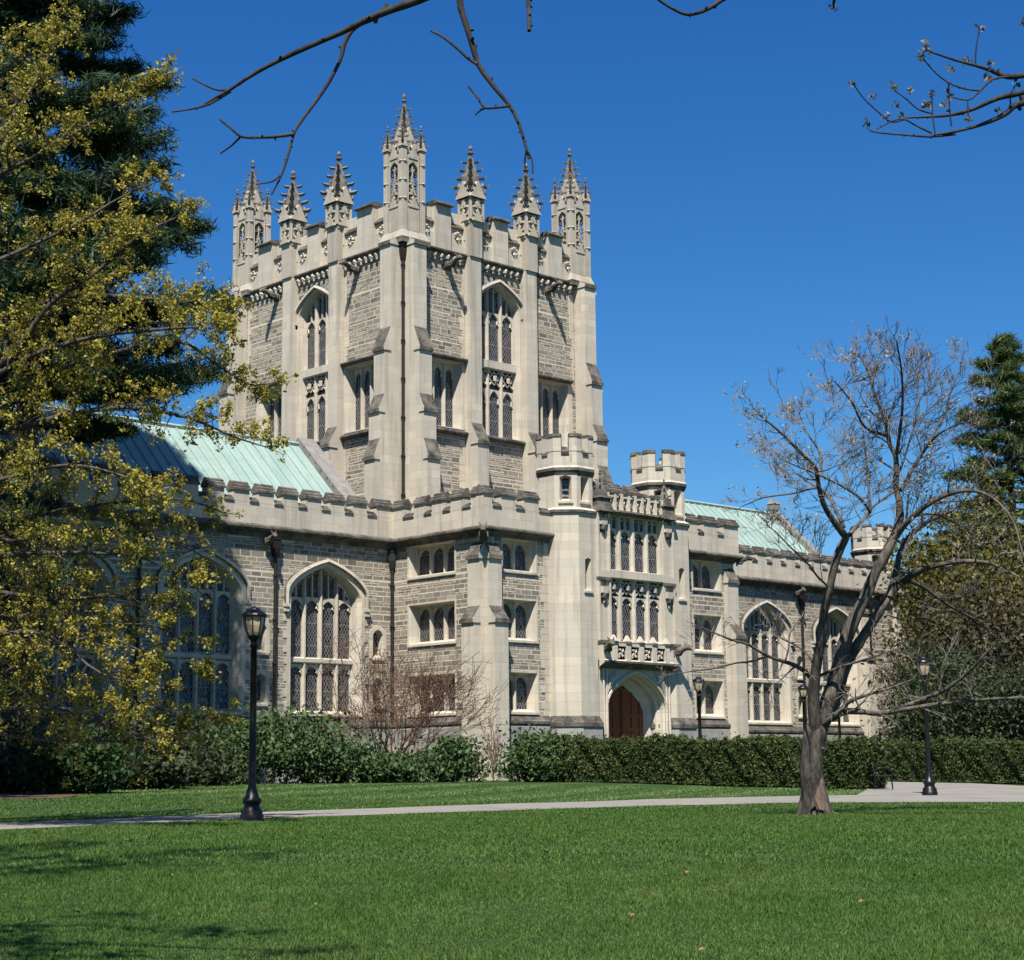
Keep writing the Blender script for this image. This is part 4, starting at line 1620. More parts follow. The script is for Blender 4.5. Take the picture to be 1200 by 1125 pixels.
# side piers with blank gabled panels and dark niches
for sg in (-1, 1):
    mb = MB()
    for cx in (XM - .03 + sg * 2.32,):
        for z0, z1 in ((7.1, 10.0), (10.45, 13.3)):
            mb.box(cx - .36, cx + .36, EY + .12, EY + .4, z0, z1, 0)
            mb.box(cx - .42, cx - .32, EY - .12, EY + .3, z0, z1, 0)
            mb.box(cx + .32, cx + .42, EY - .12, EY + .3, z0, z1, 0)
            zg = z0 + (z1 - z0) * (.55 if z0 > 9 else .5)
            mb.face([(cx - .31, EY + .02, z0), (cx + .31, EY + .02, z0), (cx + .31, EY + .02, zg), (cx, EY + .02, zg + .4), (cx - .31, EY + .02, zg)], 0)
            mb.face([(cx - .31, EY + .115, zg - .1), (cx + .31, EY + .115, zg - .1), (cx + .31, EY + .115, z1 - .3), (cx - .31, EY + .115, z1 - .3)], 0)
            mb.tube([(cx, EY - .02, zg + .35), (cx, EY - .04, zg + .55), (cx, EY - .02, zg + .7)], [.05, .09, .02], 5)
            # canopy
            mb.prism([(cx - .2, EY - .16), (cx + .2, EY - .16), (cx + .3, EY + .12), (cx - .3, EY + .12)], z1 - .62, z1 - .3, 0, True, 1.1, (cx, EY + .1))
            mb.lathe([(.02, z1 - 1.0), (.16, z1 - .85), (.2, z1 - .66), (.1, z1 - .6)], 7, (cx, EY - .04), 1)
        mb.box(cx - .44, cx + .44, EY - .17, EY + .3, 10.0, 10.14, 1)
        mb.box(cx - .42, cx + .42, EY - .12, EY + .3, 10.14, 10.45, 0)
        # stepped stump of a pinnacle on top
        for r, z0, z1 in ((.46, 13.3, 13.55), (.38, 13.55, 13.95), (.44, 13.95, 14.05), (.26, 14.05, 14.4)):
            mb.prism([(cx - r, EY - r + .1), (cx + r, EY - r + .1), (cx + r, EY + r + .1), (cx - r, EY + r + .1)], z0, z1, 1, True, .9, (cx, EY + .1))
        spirelet(mb, cx, EY + .1, 14.4, 15.15, .17, 2, .12)
    mb.build('niche_pier', [PALE, WTH, SOOT_SHADE], ent)
# cornice, pierced parapet and the stepped coping behind
mb = MB()
mb.extr([(EY, 13.22), (EY - .22, 13.3), (EY - .26, 13.36), (EY - .2, 13.46), (EY, 13.5)], 6.5, 11.35, mats=[1, 1, 1, 0, 0])
mb.box(6.95, 10.9, EY + .16, EY + .35, 13.4, 14.25, 0)
nm = 9
for k in range(nm):
    x = 6.98 + k * (10.88 - 6.98) / (nm - 1)
    mb.box(x - .07, x + .07, EY - .08, EY + .2, 13.45, 14.3, 0)
    if k % 2 == 1:
        mb.box(x - .32, x + .32, EY - .1, EY + .3, 14.3, 14.45, 1)
        mb.box(x - .26, x + .26, EY - .05, EY + .25, 14.1, 14.3, 0)
    if k < nm - 1:
        xc = x + (10.88 - 6.98) / (nm - 1) / 2
        mb.face([(xc - .17, EY + .155, 13.62), (xc + .17, EY + .155, 13.62), (xc + .17, EY + .155, 14.05), (xc - .17, EY + .155, 14.05)], 2)  # dark face in place of a shaded piercing
        for s in (-1, 1):
            mb.tube([(xc - .15 * s, EY + .1, 13.65), (xc, EY + .06, 13.83), (xc + .15 * s, EY + .1, 14.02)], .04, 4)
mb.build('pierced_parapet', [PALE, WTH, DARK], ent)
pb = parapet(4.9, 13.0, 14.35, 14.75, 15.2, [(.3, 1.5), (2.0, 3.2), (3.7, 4.7)])
pb.build('parapet', [STONE, WTH], ent, (XM - 2.45, .55, 0))
mb = MB()
mb.box(XM - 2.45, XM + 2.45, EY + .4, .9, 13.0, 13.3)
mb.build('roof', [FLAT], ent)
mb = MB()
for k in range(4):
    mb.box(XM - 2.6, XM + 2.6, EY - .5 - .34 * (k + 1), EY - .1 - .34 * k, .2, .95 - .17 * k)
mb.build('doorstep', [PLINTH], ent)

# ------------------------------------------------------------------ plants
def smooth_path(P, sub=4):
    P = [Vector(p) for p in P]
    out = []
    for i in range(len(P) - 1):
        a = P[max(i - 1, 0)]; b = P[i]; c = P[i + 1]; d = P[min(i + 2, len(P) - 1)]
        for k in range(sub):
            t = k / sub
            out.append(.5 * ((2 * b) + (c - a) * t + (2 * a - 5 * b + 4 * c - d) * t * t + (3 * b - a - 3 * c + d) * t ** 3))
    return out + [P[-1]]


def grow(mb, p, d, L, r, lvl, rng, tips, spread=.7, up=.12, n=5, kids=(3, 5), jit=.22, sides=4, ratio=.6, marks=None, rmin=.0048):
    d = d.normalized()
    pts = [p.copy()]
    for i in range(n):
        d = (d + Vector((rng.gauss(0, jit), rng.gauss(0, jit), rng.gauss(0, jit) + up))).normalized()
        pts.append(pts[-1] + d * (L / n))
    rad = [max(rmin, r * (1 - .72 * i / n)) for i in range(n + 1)]
    mb.tube(pts, rad, sides)
    if marks is not None:
        marks.extend(pts[2:])
    if lvl <= 0:
        tips.append((pts[-1], d))
        return
    for _ in range(rng.randint(*kids)):
        k = rng.randint(2, n)
        side = Vector((rng.gauss(0, 1), rng.gauss(0, 1), rng.gauss(0, .8)))
        dd = ((pts[k] - pts[k - 1]).normalized() + side.normalized() * spread).normalized()
        grow(mb, pts[k], dd, L * ratio * rng.uniform(.7, 1.2), max(.004, rad[k] * .62), lvl - 1, rng, tips, spread, up, max(3, n - 1), kids, jit, max(3, sides - 1), ratio, marks, rmin)
    tips.append((pts[-1], d))


def limb(mb, px, d0, d1, r0, r1, sides=7, sub=4):
    """limb traced over photo pixels, running from distance d0 to d1"""
    n = len(px) - 1
    P = smooth_path([at(u, v, d0 + (d1 - d0) * i / n) for i, (u, v) in enumerate(px)], sub)
    m_ = len(P) - 1
    rad = [r0 + (r1 - r0) * (i / m_) ** .8 for i in range(m_ + 1)]
    rr = random.Random(int(px[0][0] * 7 + px[-1][1]))
    rad = [x * rr.uniform(.93, 1.07) for x in rad]
    mb.tube(P, rad, sides)
    return P, rad


def sprout(mb, P, rad, rng, tips, every, L, lvl, spread=.9, up=.1, start=.25, **kw):
    m_ = len(P)
    i = int(m_ * start)
    acc = 0
    for k in range(max(1, i), m_):
        acc += (P[k] - P[k - 1]).length
        while acc > every:
            acc -= every * rng.uniform(.7, 1.3)
            t = (P[k] - P[k - 1]).normalized()
            side = Vector((rng.gauss(0, 1), rng.gauss(0, 1), rng.gauss(.2, .8))).normalized()
            grow(mb, P[k], (t * .6 + side * spread), L * rng.uniform(.6, 1.25) * (1.15 - .85 * k / m_), max(.006, rad[k] * .45), lvl, rng, tips, up=up, **kw)
    grow(mb, P[-1], (P[-1] - P[-2]), L * .45, rad[-1], max(0, lvl - 1), rng, tips, up=up, **kw)


def tufts(name, pts, n, spread, size, aspect, mt, parent, rng=RNG, up=0.0):
    P = np.array([tuple(p) for p in pts])
    C = np.repeat(P, n, 0) + rng.normal(size=(len(P) * n, 3)) * spread
    A, B = leaf_axes(len(C), size, aspect, rng, up)
    return quads_obj(name, C, A, B, mt, parent)


# ---- bare tree on the lawn
D = 35.2
base = at(955, 953, D)
bt = empty('bare_tree', base)
tag(bt, 'bare many-limbed tree with a scarred trunk on the lawn beside the right-hand path', 'tree')
rng = random.Random(21)
tb = MB()
tw = MB()
tips = []
foot = base + Vector((0, 0, -.15))
tr = smooth_path([foot, at(953, 935, D), at(951, 900, D), at(953, 872, D), at(956, 858, D), at(957, 848, D)], 5)
tb.tube(tr, [.285, .27, .258, .25, .245, .24, .236, .233, .23, .228, .226, .224, .222, .222, .222, .224, .228, .23, .232, .232, .23, .225, .215, .2, .18, .15][:len(tr)], 14)
for a in range(6):       # root flare
    t = a * 2 * PI / 6 + .4 + .3 * math.sin(a * 5)
    e = Vector((math.cos(t), math.sin(t), 0))
    tb.tube([foot + e * .15 + Vector((0, 0, .8)), foot + e * .21 + Vector((0, 0, .42)), foot + e * .27 + Vector((0, 0, .2)), foot + e * (.36 + .07 * math.sin(a * 3)) + Vector((0, 0, .1))], [.07, .09, .08, .05], 6)
# main limbs: pixels, depth change, radii
L_ = [
    ([(954, 872), (955, 850), (953, 815), (957, 780), (963, 745), (966, 715), (972, 690), (981, 655), (992, 630)], 0, -.9, .14, .062, 8),
    ([(966, 720), (973, 690), (976, 665), (985, 640), (993, 628)], -.4, -.3, .07, .06, 7),
    ([(992, 630), (975, 608), (965, 590), (959, 567), (955, 547), (938, 530), (915, 507), (890, 486)], -.9, -2.6, .075, .018, 7),
    ([(959, 562), (962, 534), (945, 506), (937, 483)], -1.6, .2, .035, .012, 5),
    ([(989, 618), (978, 595), (968, 579), (955, 572), (930, 578), (895, 583), (878, 590)], -.9, .8, .04, .012, 5),
    ([(995, 627), (1003, 618), (1017, 603), (1025, 592), (1053, 573), (1075, 560)], -.9, .4, .05, .015, 6),
    ([(1020, 600), (1008, 584), (992, 573), (967, 560), (930, 545)], -.6, -2.2, .034, .012, 5),
    ([(1020, 598), (1017, 560), (1014, 529), (1010, 500)], -.6, 1.0, .032, .012, 5),
    ([(955, 876), (960, 850), (971, 822), (980, 795), (989, 757), (1001, 725), (1014, 700), (1024, 675), (1037, 650), (1048, 628), (1055, 605)], 0, .5, .205, .078, 10),
    ([(1055, 605), (1054, 588), (1050, 570), (1050, 537), (1042, 518), (1036, 490), (1025, 463), (1017, 435), (1006, 414)], .5, 1.2, .085, .018, 7),
    ([(1050, 537), (1055, 503), (1058, 468), (1056, 430), (1051, 402)], .8, -.6, .045, .012, 5),
    ([(1056, 575), (1072, 545), (1089, 518), (1108, 482), (1116, 452), (1133, 425)], .6, 2.4, .05, .012, 6),
    ([(1074, 542), (1094, 514), (1110, 503), (1130, 494)], 1.2, -.4, .032, .012, 5),
    ([(1039, 510), (1014, 501), (998, 471), (978, 447)], 1.0, -1.0, .04, .012, 5),
    ([(1051, 560), (1062, 530), (1073, 490), (1075, 460), (1078, 430)], .7, 2.0, .03, .01, 5),
    ([(1036, 492), (1020, 482), (1005, 455), (998, 430)], 1.0, 2.4, .025, .01, 4),
    ([(957, 872), (963, 850), (976, 822), (984, 800), (995, 772), (1010, 748), (1024, 727), (1037, 706), (1047, 692), (1058, 682)], .1, .9, .165, .07, 9),
    ([(1058, 682), (1072, 672), (1089, 665), (1124, 658), (1160, 660), (1180, 670)], .9, -.8, .08, .03, 7),
    ([(1042, 700), (1050, 670), (1056, 645), (1070, 624), (1090, 610), (1112, 600)], .7, 1.9, .085, .03, 7),
    ([(1050, 628), (1062, 613), (1080, 597), (1104, 582), (1130, 575), (1153, 578), (1172, 591), (1188, 612), (1196, 640)], .5, -1.6, .075, .014, 7),
    ([(1055, 618), (1072, 605), (1098, 603), (1118, 612), (1140, 622)], .5, 2.0, .04, .012, 5),
    ([(1064, 680), (1082, 688), (1110, 708), (1135, 722), (1155, 732), (1168, 748)], .8, 1.9, .05, .014, 6),
    ([(961, 852), (970, 845), (980, 838), (994, 823), (1014, 815), (1047, 805), (1068, 797)], 0, -1.2, .075, .016, 6),
    ([(975, 842), (990, 834), (1010, 834), (1030, 836), (1055, 832), (1108, 824), (1150, 820), (1188, 818)], -.2, -2.0, .075, .028, 7),
    ([(1058, 831), (1076, 822), (1102, 811), (1120, 800), (1137, 785), (1150, 772), (1166, 755)], -1.0, -2.4, .05, .018, 6),
    ([(1101, 811), (1104, 790), (1106, 775), (1116, 756)], -1.6, -1.2, .025, .01, 5),
    ([(955, 806), (950, 795), (942, 786), (930, 779), (918, 775), (898, 768), (878, 756), (858, 750), (838, 742), (820, 735)], .0, -1.6, .062, .012, 6),
    ([(898, 769), (880, 775), (862, 777), (838, 783), (815, 786), (790, 790)], -.8, .6, .028, .010, 5),
    ([(920, 776), (924, 760), (926, 742), (940, 722)], -.5, .6, .022, .010, 5),
    ([(955, 778), (945, 766), (932, 756), (912, 745), (896, 722)], 0, 1.2, .03, .010, 5),
    ([(961, 792), (972, 787), (990, 780), (1014, 773), (1035, 766), (1052, 760)], .1, -.8, .04, .012, 5),
    ([(975, 690), (960, 678), (946, 660), (925, 640), (908, 622)], -.6, -2.0, .03, .010, 5),
]
for i, (px, a, b, r0, r1, sd) in enumerate(L_):
    P, rad = limb(tb, px, D + a, D + b, r0, r1, sd)
    if i in (0, 1, 8, 16):
        continue
    low = px[-1][1] > 640
    sprout(tw, P, rad, rng, tips, .21 if not low else .3, .88 if not low else .7, 3 if not low else 2, up=.07 if not low else .02, start=.12 if i not in (2, 9) else .3, kids=(2, 4), jit=.13, n=5, ratio=.66, spread=.8)
o = tb.build('trunk', [BARK_T], bt, smooth=True)
o.matrix_parent_inverse = Matrix.Translation(-base)
mb = MB()       # bare scar at the foot of the trunk
ol = [(.02, .02), (.12, .0), (.14, .3), (.13, .62), (.07, .86), (.0, .78), (-.06, .55), (-.05, .25)]
vd = (CAM - base); vd.z = 0; vd.normalize()
sd_ = Vector((-vd.y, vd.x, 0))
if sd_.dot(CR) < 0:
    sd_ = -sd_
sc_ = [base + sd_ * (x + .06) + vd * (.305 - 1.5 * (x + .06) ** 2 - .045 * z) + Vector((0, 0, z + .06)) for x, z in ol]
cc_ = sum(sc_, Vector()) / len(sc_) + vd * .035
for a_, b_ in zip(sc_, sc_[1:] + sc_[:1]):
    mb.face([cc_, a_, b_])
osc = mb.build('scar', [SCAR], bt)
osc.matrix_parent_inverse = Matrix.Translation(-base)
o2 = tw.build('twigs', [BARK_W], bt)
o2.matrix_parent_inverse = Matrix.Translation(-base)
tt = [p for p, d in tips if (p.z > 5.5 and rng.random() < .07)]
o3 = tufts('buds', tt, 4, .035, .026, .5, BUD, bt)
o3.matrix_parent_inverse = Matrix.Translation(-base)


def rooted(name, loc, label, cat, group=None):
    e = empty(name, loc)
    tag(e, label, cat, group)
    inv = Matrix.Translation(-Vector(loc))

    def add(o):
        o.parent = e
        o.matrix_parent_inverse = inv
        return o
    return e, add


# ---- maple in yellow blossom, trunk just outside the left edge
DM = 32.0
mbase = at(-150, 958, DM)
mbase.z = gz(mbase.x, mbase.y) - .1
me_, madd = rooted('maple_tree', mbase, 'spreading maple tree in yellow-green blossom at the left edge in front of the dark pine', 'tree')
rng = random.Random(77)
tb = MB(); tw = MB(); tips = []; marks = []
tb.tube(smooth_path([mbase, at(-152, 860, DM), at(-140, 760, DM), at(-148, 640, DM + .3), at(-135, 480, DM + .2), at(-125, 320, DM), at(-100, 150, DM - .3), at(-90, -20, DM)], 4), [.42, .36, .34, .33, .33, .33, .33, .32, .32, .31, .3, .29, .28, .27, .26, .25, .24, .23, .21, .2, .19, .17, .15, .13, .11, .09, .08, .06, .05][:29], 10)
ML = [
    ([(-125, 330), (-60, 250), (-10, 210), (38, 185), (98, 150), (160, 110), (190, 95)], 0, -1.5, 0.074, 0.012),
    ([(-120, 300), (-40, 200), (20, 130), (60, 60), (85, 25)], 0, 2.0, 0.068, 0.012),
    ([(-140, 520), (-60, 470), (0, 427), (30, 395), (60, 355), (107, 324), (162, 277), (205, 256), (222, 250)], 0, -1.0, 0.093, 0.011),
    ([(-130, 400), (-60, 330), (10, 300), (90, 262), (140, 232), (190, 210)], 0, 2.5, 0.068, 0.009),
    ([(-140, 540), (-50, 440), (20, 385), (100, 350), (175, 350), (232, 355), (256, 370), (276, 362)], .2, 1.5, 0.074, 0.008),
    ([(-140, 560), (-60, 480), (30, 420), (110, 395), (200, 385), (240, 384), (262, 388)], .2, -2.4, 0.074, 0.008),
    ([(-145, 600), (-80, 540), (0, 508), (47, 494), (127, 478), (180, 481), (225, 491), (275, 512), (312, 524)], .3, -.6, 0.093, 0.010),
    ([(-145, 590), (-60, 500), (20, 455), (110, 420), (205, 400), (250, 424), (290, 450), (322, 448)], .3, 2.6, 0.074, 0.008),
    ([(-145, 680), (-70, 640), (0, 620), (60, 600), (130, 590), (210, 585), (260, 600)], .2, 2.0, 0.074, 0.010),
    ([(-145, 700), (-60, 665), (20, 650), (54, 648), (108, 648), (170, 655), (230, 690)], .1, -2.2, 0.074, 0.008),
    ([(-145, 720), (-60, 715), (0, 722), (71, 722), (122, 731), (182, 734), (235, 765)], 0, 1.2, 0.068, 0.008),
    ([(-140, 800), (-60, 800), (0, 790), (45, 765), (71, 758), (120, 745), (180, 770), (230, 790)], 0, -1.4, 0.068, 0.008),
    ([(-145, 830), (-60, 845), (0, 859), (45, 866), (114, 868), (150, 868), (200, 862), (240, 848), (272, 828)], 0, 3.4, 0.062, 0.008),
    ([(-145, 780), (-60, 770), (10, 790), (80, 815), (150, 820), (215, 840)], 0, 2.2, 0.056, 0.008),
    ([(-145, 640), (-60, 580), (10, 560), (80, 545), (150, 560), (195, 590)], 0, -3.2, 0.068, 0.008),
    ([(-145, 700), (-40, 690), (60, 702), (140, 700), (205, 722)], 0, 1.0, .070, .008),
    ([(-145, 760), (-40, 750), (50, 742), (120, 790), (195, 802)], 0, -1.8, .070, .008),
    ([(-145, 820), (-30, 830), (60, 830), (120, 845), (190, 872)], 0, .8, .060, .008),
    ([(-145, 650), (-50, 620), (40, 640), (120, 620), (215, 640), (245, 660)], 0, 1.6, .070, .008),
    ([(-125, 380), (-80, 260), (-30, 150), (0, 90), (30, 60)], 0, -2.5, 0.062, 0.008),
]
ends = []
for px, a, b, r0, r1 in ML:
    P, rad = limb(tb, px, DM + a, DM + b, r0, r1, 6)
    t0_ = []
    sprout(tw, P, rad, rng, t0_, .125, .74, 2, up=.05, start=.22, kids=(2, 3), jit=.24, n=5, marks=marks)
    tips += t0_
madd(tb.build('trunk', [BARK_M], smooth=True))
madd(tw.build('branches', [BARK_D]))
blo = [p for p, d in tips]
low = [p for p in blo if p.z < 6.2]
high = [p for p in blo if p.z >= 6.2]
rng.shuffle(low); rng.shuffle(high)
pts = high[:int(len(high) * .92)] + low[:int(len(low) * .66)]
madd(tufts('blossom', pts, 13, .043, .029, .62, MAPLE, None))
print('maple tips', len(blo), 'twigs', len(tw.f))


# ---- conifers
def pine(px, v, d, H, R, z0, nb, label, mt, seed, needle=.24, per=34, dens=1.0, group=None, lean=0.0, name='pine_tree'):
    b = at(px, v, d)
    b.z = gz(b.x, b.y) - .1
    e, add = rooted(name, b, label, 'tree', group)
    rg = random.Random(seed)
    nr = np.random.default_rng(seed)
    tb = MB()
    top = b + Vector((lean, 0, H))
    tb.tube([b, b.lerp(top, .3), b.lerp(top, .6), b.lerp(top, .85), top], [H * .016, H * .0125, H * .009, H * .005, .03], 9)
    cl = []
    bb = MB()
    for i in range(nb):
        t = (i + rg.random()) / nb
        z = z0 + (H - z0) * t ** 1.05
        s = 1 - t
        r = R * (s ** .62) * rg.uniform(.62, 1.12) * (.62 + .38 * min(1, (t + .05) / .2)) + .35
        az = i * 2.399 + rg.uniform(-.5, .5)
        c0 = b.lerp(top, z / H)
        dr = Vector((math.cos(az), math.sin(az), 0))
        sag = rg.uniform(-.08, .16) - .1 * s
        P = [c0 + dr * (r * k / 6) + Vector((0, 0, sag * r * (k / 6) + .12 * r * (k / 6) ** 2.2)) for k in range(7)]
        bb.tube(P, [max(.012, .018 * r * (1 - .85 * k / 6) + .01) for k in range(7)], 4)
        sidev = Vector((-dr.y, dr.x, 0))
        m = int(r * 4.2 * dens) + 3
        for q in range(m):
            k = rg.uniform(.28, 1.0) ** .8
            w_ = r * .30 * (1.15 - k * .75)
            p = P[0].lerp(P[6], k) + Vector((0, 0, P[min(6, int(k * 6))].z - P[0].lerp(P[6], k).z)) + sidev * rg.uniform(-w_, w_) + Vector((0, 0, rg.uniform(-.1, .28)))
            cl.append(p)
    add(tb.build('trunk', [BARK_M], smooth=True))
    add(bb.build('branches', [BARK_M]))
    P = np.array([tuple(p) for p in cl])
    C = np.repeat(P, per, 0)
    A, B = leaf_axes(len(C), needle, .11, nr, up=.35)
    C = C + nr.normal(size=C.shape) * np.array([.24, .24, .12]) + A * .35
    add(quads_obj('needles', C, A, B, mt))
    return e


pine(17, 920, 66, 37, 7.9, 14.0, 150, 'tall dark pine rising above the top of the photo at the left behind the maple', PINE, 4, .2, 62, 1.6)
pine(-210, 925, 62, 33, 9.0, 4, 120, 'dark pine beyond the left edge that shades the end of the left wing', PINE, 14, .3, 34, 1.2)
pine(-125, 945, 46, 24, 3.8, 2.5, 90, 'dark conifer added at the left edge to keep the shrubs in shade', PINE, 24, .3, 26, 1.2)  # mostly out of view; added for the shade it throws on the shrubs
pine(1203, 880, 122, 30.5, 6.6, 11, 95, 'tall sunlit pine standing above the other trees at the right edge', PINE2, 8, .27, 50, 1.2)
pine(1262, 880, 112, 23, 6.0, 3, 60, 'lower pine at the right edge beside the tallest one', PINE2, 18, .27, 46)


def broad_tree(px, v, d, top_v, R, mt, label, seed, nclump=70, per=60, leaf=.2, low=.15, group=None, name='leafy_tree', trunk=True, cat='tree', flat=1.0, spread=.55):
    b = at(px, v, d)
    b.z = gz(b.x, b.y) - .1
    H = at(px, top_v, d).z - b.z
    e, add = rooted(name, b, label, cat, group)
    rg = random.Random(seed)
    nr = np.random.default_rng(seed)
    tb = MB()
    pts = []
    for i in range(nclump):
        for _ in range(20):
            q = Vector((rg.uniform(-1, 1), rg.uniform(-1, 1), rg.uniform(-1, 1)))
            if .30 < q.length < 1: break
        zc = H * (low + (1 - low) * .5)
        p = b + Vector((q.x * R, q.y * R * flat, zc + q.z * H * (1 - low) * .5))
        pts.append(p)
    if trunk:
        tb.tube([b, b + Vector((.1, .05, H * .35)), b + Vector((-.1, .1, H * .7)), b + Vector((0, 0, H * .93))], [max(.05, H * .02), max(.04, H * .014), max(.02, H * .007), .02], 7)
        for p in pts[::2]:
            z = max(.12 * H, min(.8 * H, (p.z - b.z) * .62))
            s0 = b + Vector((0, 0, z))
            tb.tube(smooth_path([s0, s0.lerp(p, .5) + Vector((rg.gauss(0, .04 * R), rg.gauss(0, .04 * R), -.03 * R)), p], 2), [max(.014, H * .005), H * .0042 + .008, H * .003 + .006, .01, .008], 4)
        add(tb.build('trunk', [BARK_M]))
    sz = np.array([rg.uniform(.5, 1.25) for _ in pts])
    P = np.repeat(np.array([tuple(p) for p in pts]), per, 0)
    S_ = np.repeat(sz, per)[:, None]
    cr = R * spread * (70 / nclump) ** .33
    off = nr.normal(size=P.shape) * np.array([cr * .5, cr * .5, cr * .32 * min(1.2, H / (2 * R))]) * S_
    A, B = leaf_axes(len(P), leaf, .55, nr)
    add(quads_obj('crown', P + off, A, B, mt))
    return e


BGT = 'trees beyond the right end of the library'
broad_tree(1112, 885, 108, 622, 2.9, OLIVE, 'olive tree in young leaf right behind the end of the right wing', 31, 70, 150, .135, .1, BGT)
broad_tree(1150, 885, 104, 556, 4.6, OLIVE, 'tall olive-yellow tree in young leaf below the sunlit pine', 32, 85, 150, .135, .12, BGT)
broad_tree(1136, 887, 96, 690, 3.4, BRNLF, 'brown-leaved tree behind the second lamp post from the right edge', 33, 75, 130, .125, .04, BGT)
broad_tree(1170, 888, 92, 680, 4.6, BRNLF, 'brown-green tree at the right edge above the clipped hedge', 34, 80, 130, .125, .03, BGT)
broad_tree(1225, 888, 95, 640, 5.0, OLIVE, 'olive tree half cut off by the right edge', 35, 80, 150, .135, .05, BGT)
broad_tree(1098, 889, 88, 755, 1.75, DRKLF, 'low dark evergreen beside the end of the right wing', 36, 60, 200, .09, .0, BGT)
broad_tree(1140, 890, 84, 770, 3.0, DRKLF, 'low dark evergreen mound behind the hedge right of the lamp', 37, 70, 200, .09, .0, BGT)
broad_tree(1205, 890, 82, 775, 3.0, DRKLF, 'dark evergreen mound behind the hedge at the right edge', 38, 70, 200, .09, .0, BGT)
broad_tree(1115, 886, 125, 640, 6.0, DRKLF, 'dark far tree seen through the olive trees', 39, 80, 60, .3, .0, BGT)
broad_tree(1190, 886, 128, 620, 6.5, DRKLF, 'dark far tree under the sunlit pine', 40, 80, 60, .3, .0, BGT)

# evergreens and shrubs in the shade at the left
SH = 'shrubs in the shade at the left'
broad_tree(82, 934, 50, 860, 1.1, YEW, 'soft green evergreen shrub catching the sun under the maple', 41, 45, 130, .09, .05, SH, 'evergreen_shrub', cat='shrub', trunk=False)
broad_tree(10, 932, 53, 872, 1.5, DRKLF, 'dark shrub at the left edge under the maple', 42, 45, 120, .09, .0, SH, 'evergreen_shrub', cat='shrub', trunk=False)
broad_tree(150, 930, 55, 880, 1.4, DRKLF, 'dark low shrub between the soft green shrub and the lamp post', 43, 45, 120, .09, .0, SH, 'evergreen_shrub', cat='shrub', trunk=False)
broad_tree(215, 924, 59, 866, 1.6, DRKLF, 'dark rounded shrub just left of the foreground lamp post', 44, 50, 120, .09, .0, SH, 'evergreen_shrub', cat='shrub', trunk=False)
broad_tree(-60, 932, 52, 860, 1.8, DRKLF, 'dark shrub beyond the left edge', 45, 50, 100, .1, .0, SH, 'evergreen_shrub', cat='shrub', trunk=False)
for i, (px, v, d, tv, r) in enumerate(((60, 915, 64, 845, 2.0), (140, 915, 66, 838, 2.0), (225, 915, 67, 845, 1.9), (-30, 915, 64, 840, 2.2))):
    broad_tree(px, v, d, tv, r, DRKLF, ('dark yew mound against the shaded wall under the tall pine', 'dark yew mound against the shaded wall right of the tall pine', 'dark yew mound below the shaded arched window', 'dark yew mound against the wall beyond the left edge')[i], 60 + i, 50, 110, .1, .0, 'yew mounds along the shaded wall', 'yew_shrub', cat='shrub', trunk=False)
RH = 'broad-leaved bushes in front of the library'
for i, (px, v, d, tv, r, lb) in enumerate((
        (335, 917, 65, 836, 1.75, 'tall glossy bush below the big arched window, right of the foreground lamp post'),
        (285, 918, 63, 850, 1.3, 'dark glossy bush right behind the foreground lamp post'),
        (395, 918, 66, 868, 1.25, 'middling glossy bush between the tall bush and the bare shrub'),
        (455, 918, 67, 884, 1.2, 'low glossy bush at the foot of the bare red-brown shrub'),
        (530, 917, 68, 866, .95, 'glossy bush in front of the corner buttress'),
        (628, 915, 68, 858, 1.15, 'bright glossy bush at the left end of the clipped hedge'))):
    broad_tree(px, v, d, tv, r, RHODO, lb, 50 + i, 42, 120, .085, .0, RH, 'glossy_bush', cat='bush', trunk=True, spread=.7)


def bare_shrub(px, v, d, tv, spread_px, label, seed, mt, nst, rad=.05, lvl=3, kids=(2, 4), name='bare_shrub', lean=.6):
    b = at(px, v, d)
    b.z = gz(b.x, b.y) - .05
    H = at(px, tv, d).z - b.z
    e, add = rooted(name, b, label, 'shrub')
    rg = random.Random(seed)
    mb = MB()
    tips = []
    top = b + Vector((0, 0, H * .2))
    mb.tube([b, b + Vector((.03, 0, H * .1)), top], [rad * 1.8, rad * 1.5, rad * 1.3], 7)
    for i in range(nst):
        az = i * 2.399 + rg.uniform(-.4, .4)
        dr = Vector((math.cos(az) * lean * rg.uniform(.4, 1.3), math.sin(az) * lean * rg.uniform(.4, 1.3), 1))
        grow(mb, b + Vector((0, 0, H * rg.uniform(.08, .2))), dr, H * rg.uniform(.42, .6) * (1 + .25 * lean), rad * rg.uniform(.6, 1), lvl, rg, tips, .75, .08, 6, kids, .16, 5, .62, None, .0085)
    add(mb.build('branches', [mt]))
    return e, add, tips


_, sa_, st_ = bare_shrub(462, 912, 70, 800, 90, 'bare red-brown shrub with many fine twigs in front of the inner corner of the library', 5, BARK_S, 18, .06, 3, (4, 5), lean=1.6)
sa_(tufts('buds', [p for p, d in st_], 3, .06, .026, .5, REDBUD, None))
bare_shrub(578, 915, 68, 845, 30, 'straggly pale brown shrub at the foot of the corner buttress', 6, BARK_S, 9, .018, 2, (2, 4), lean=.35)


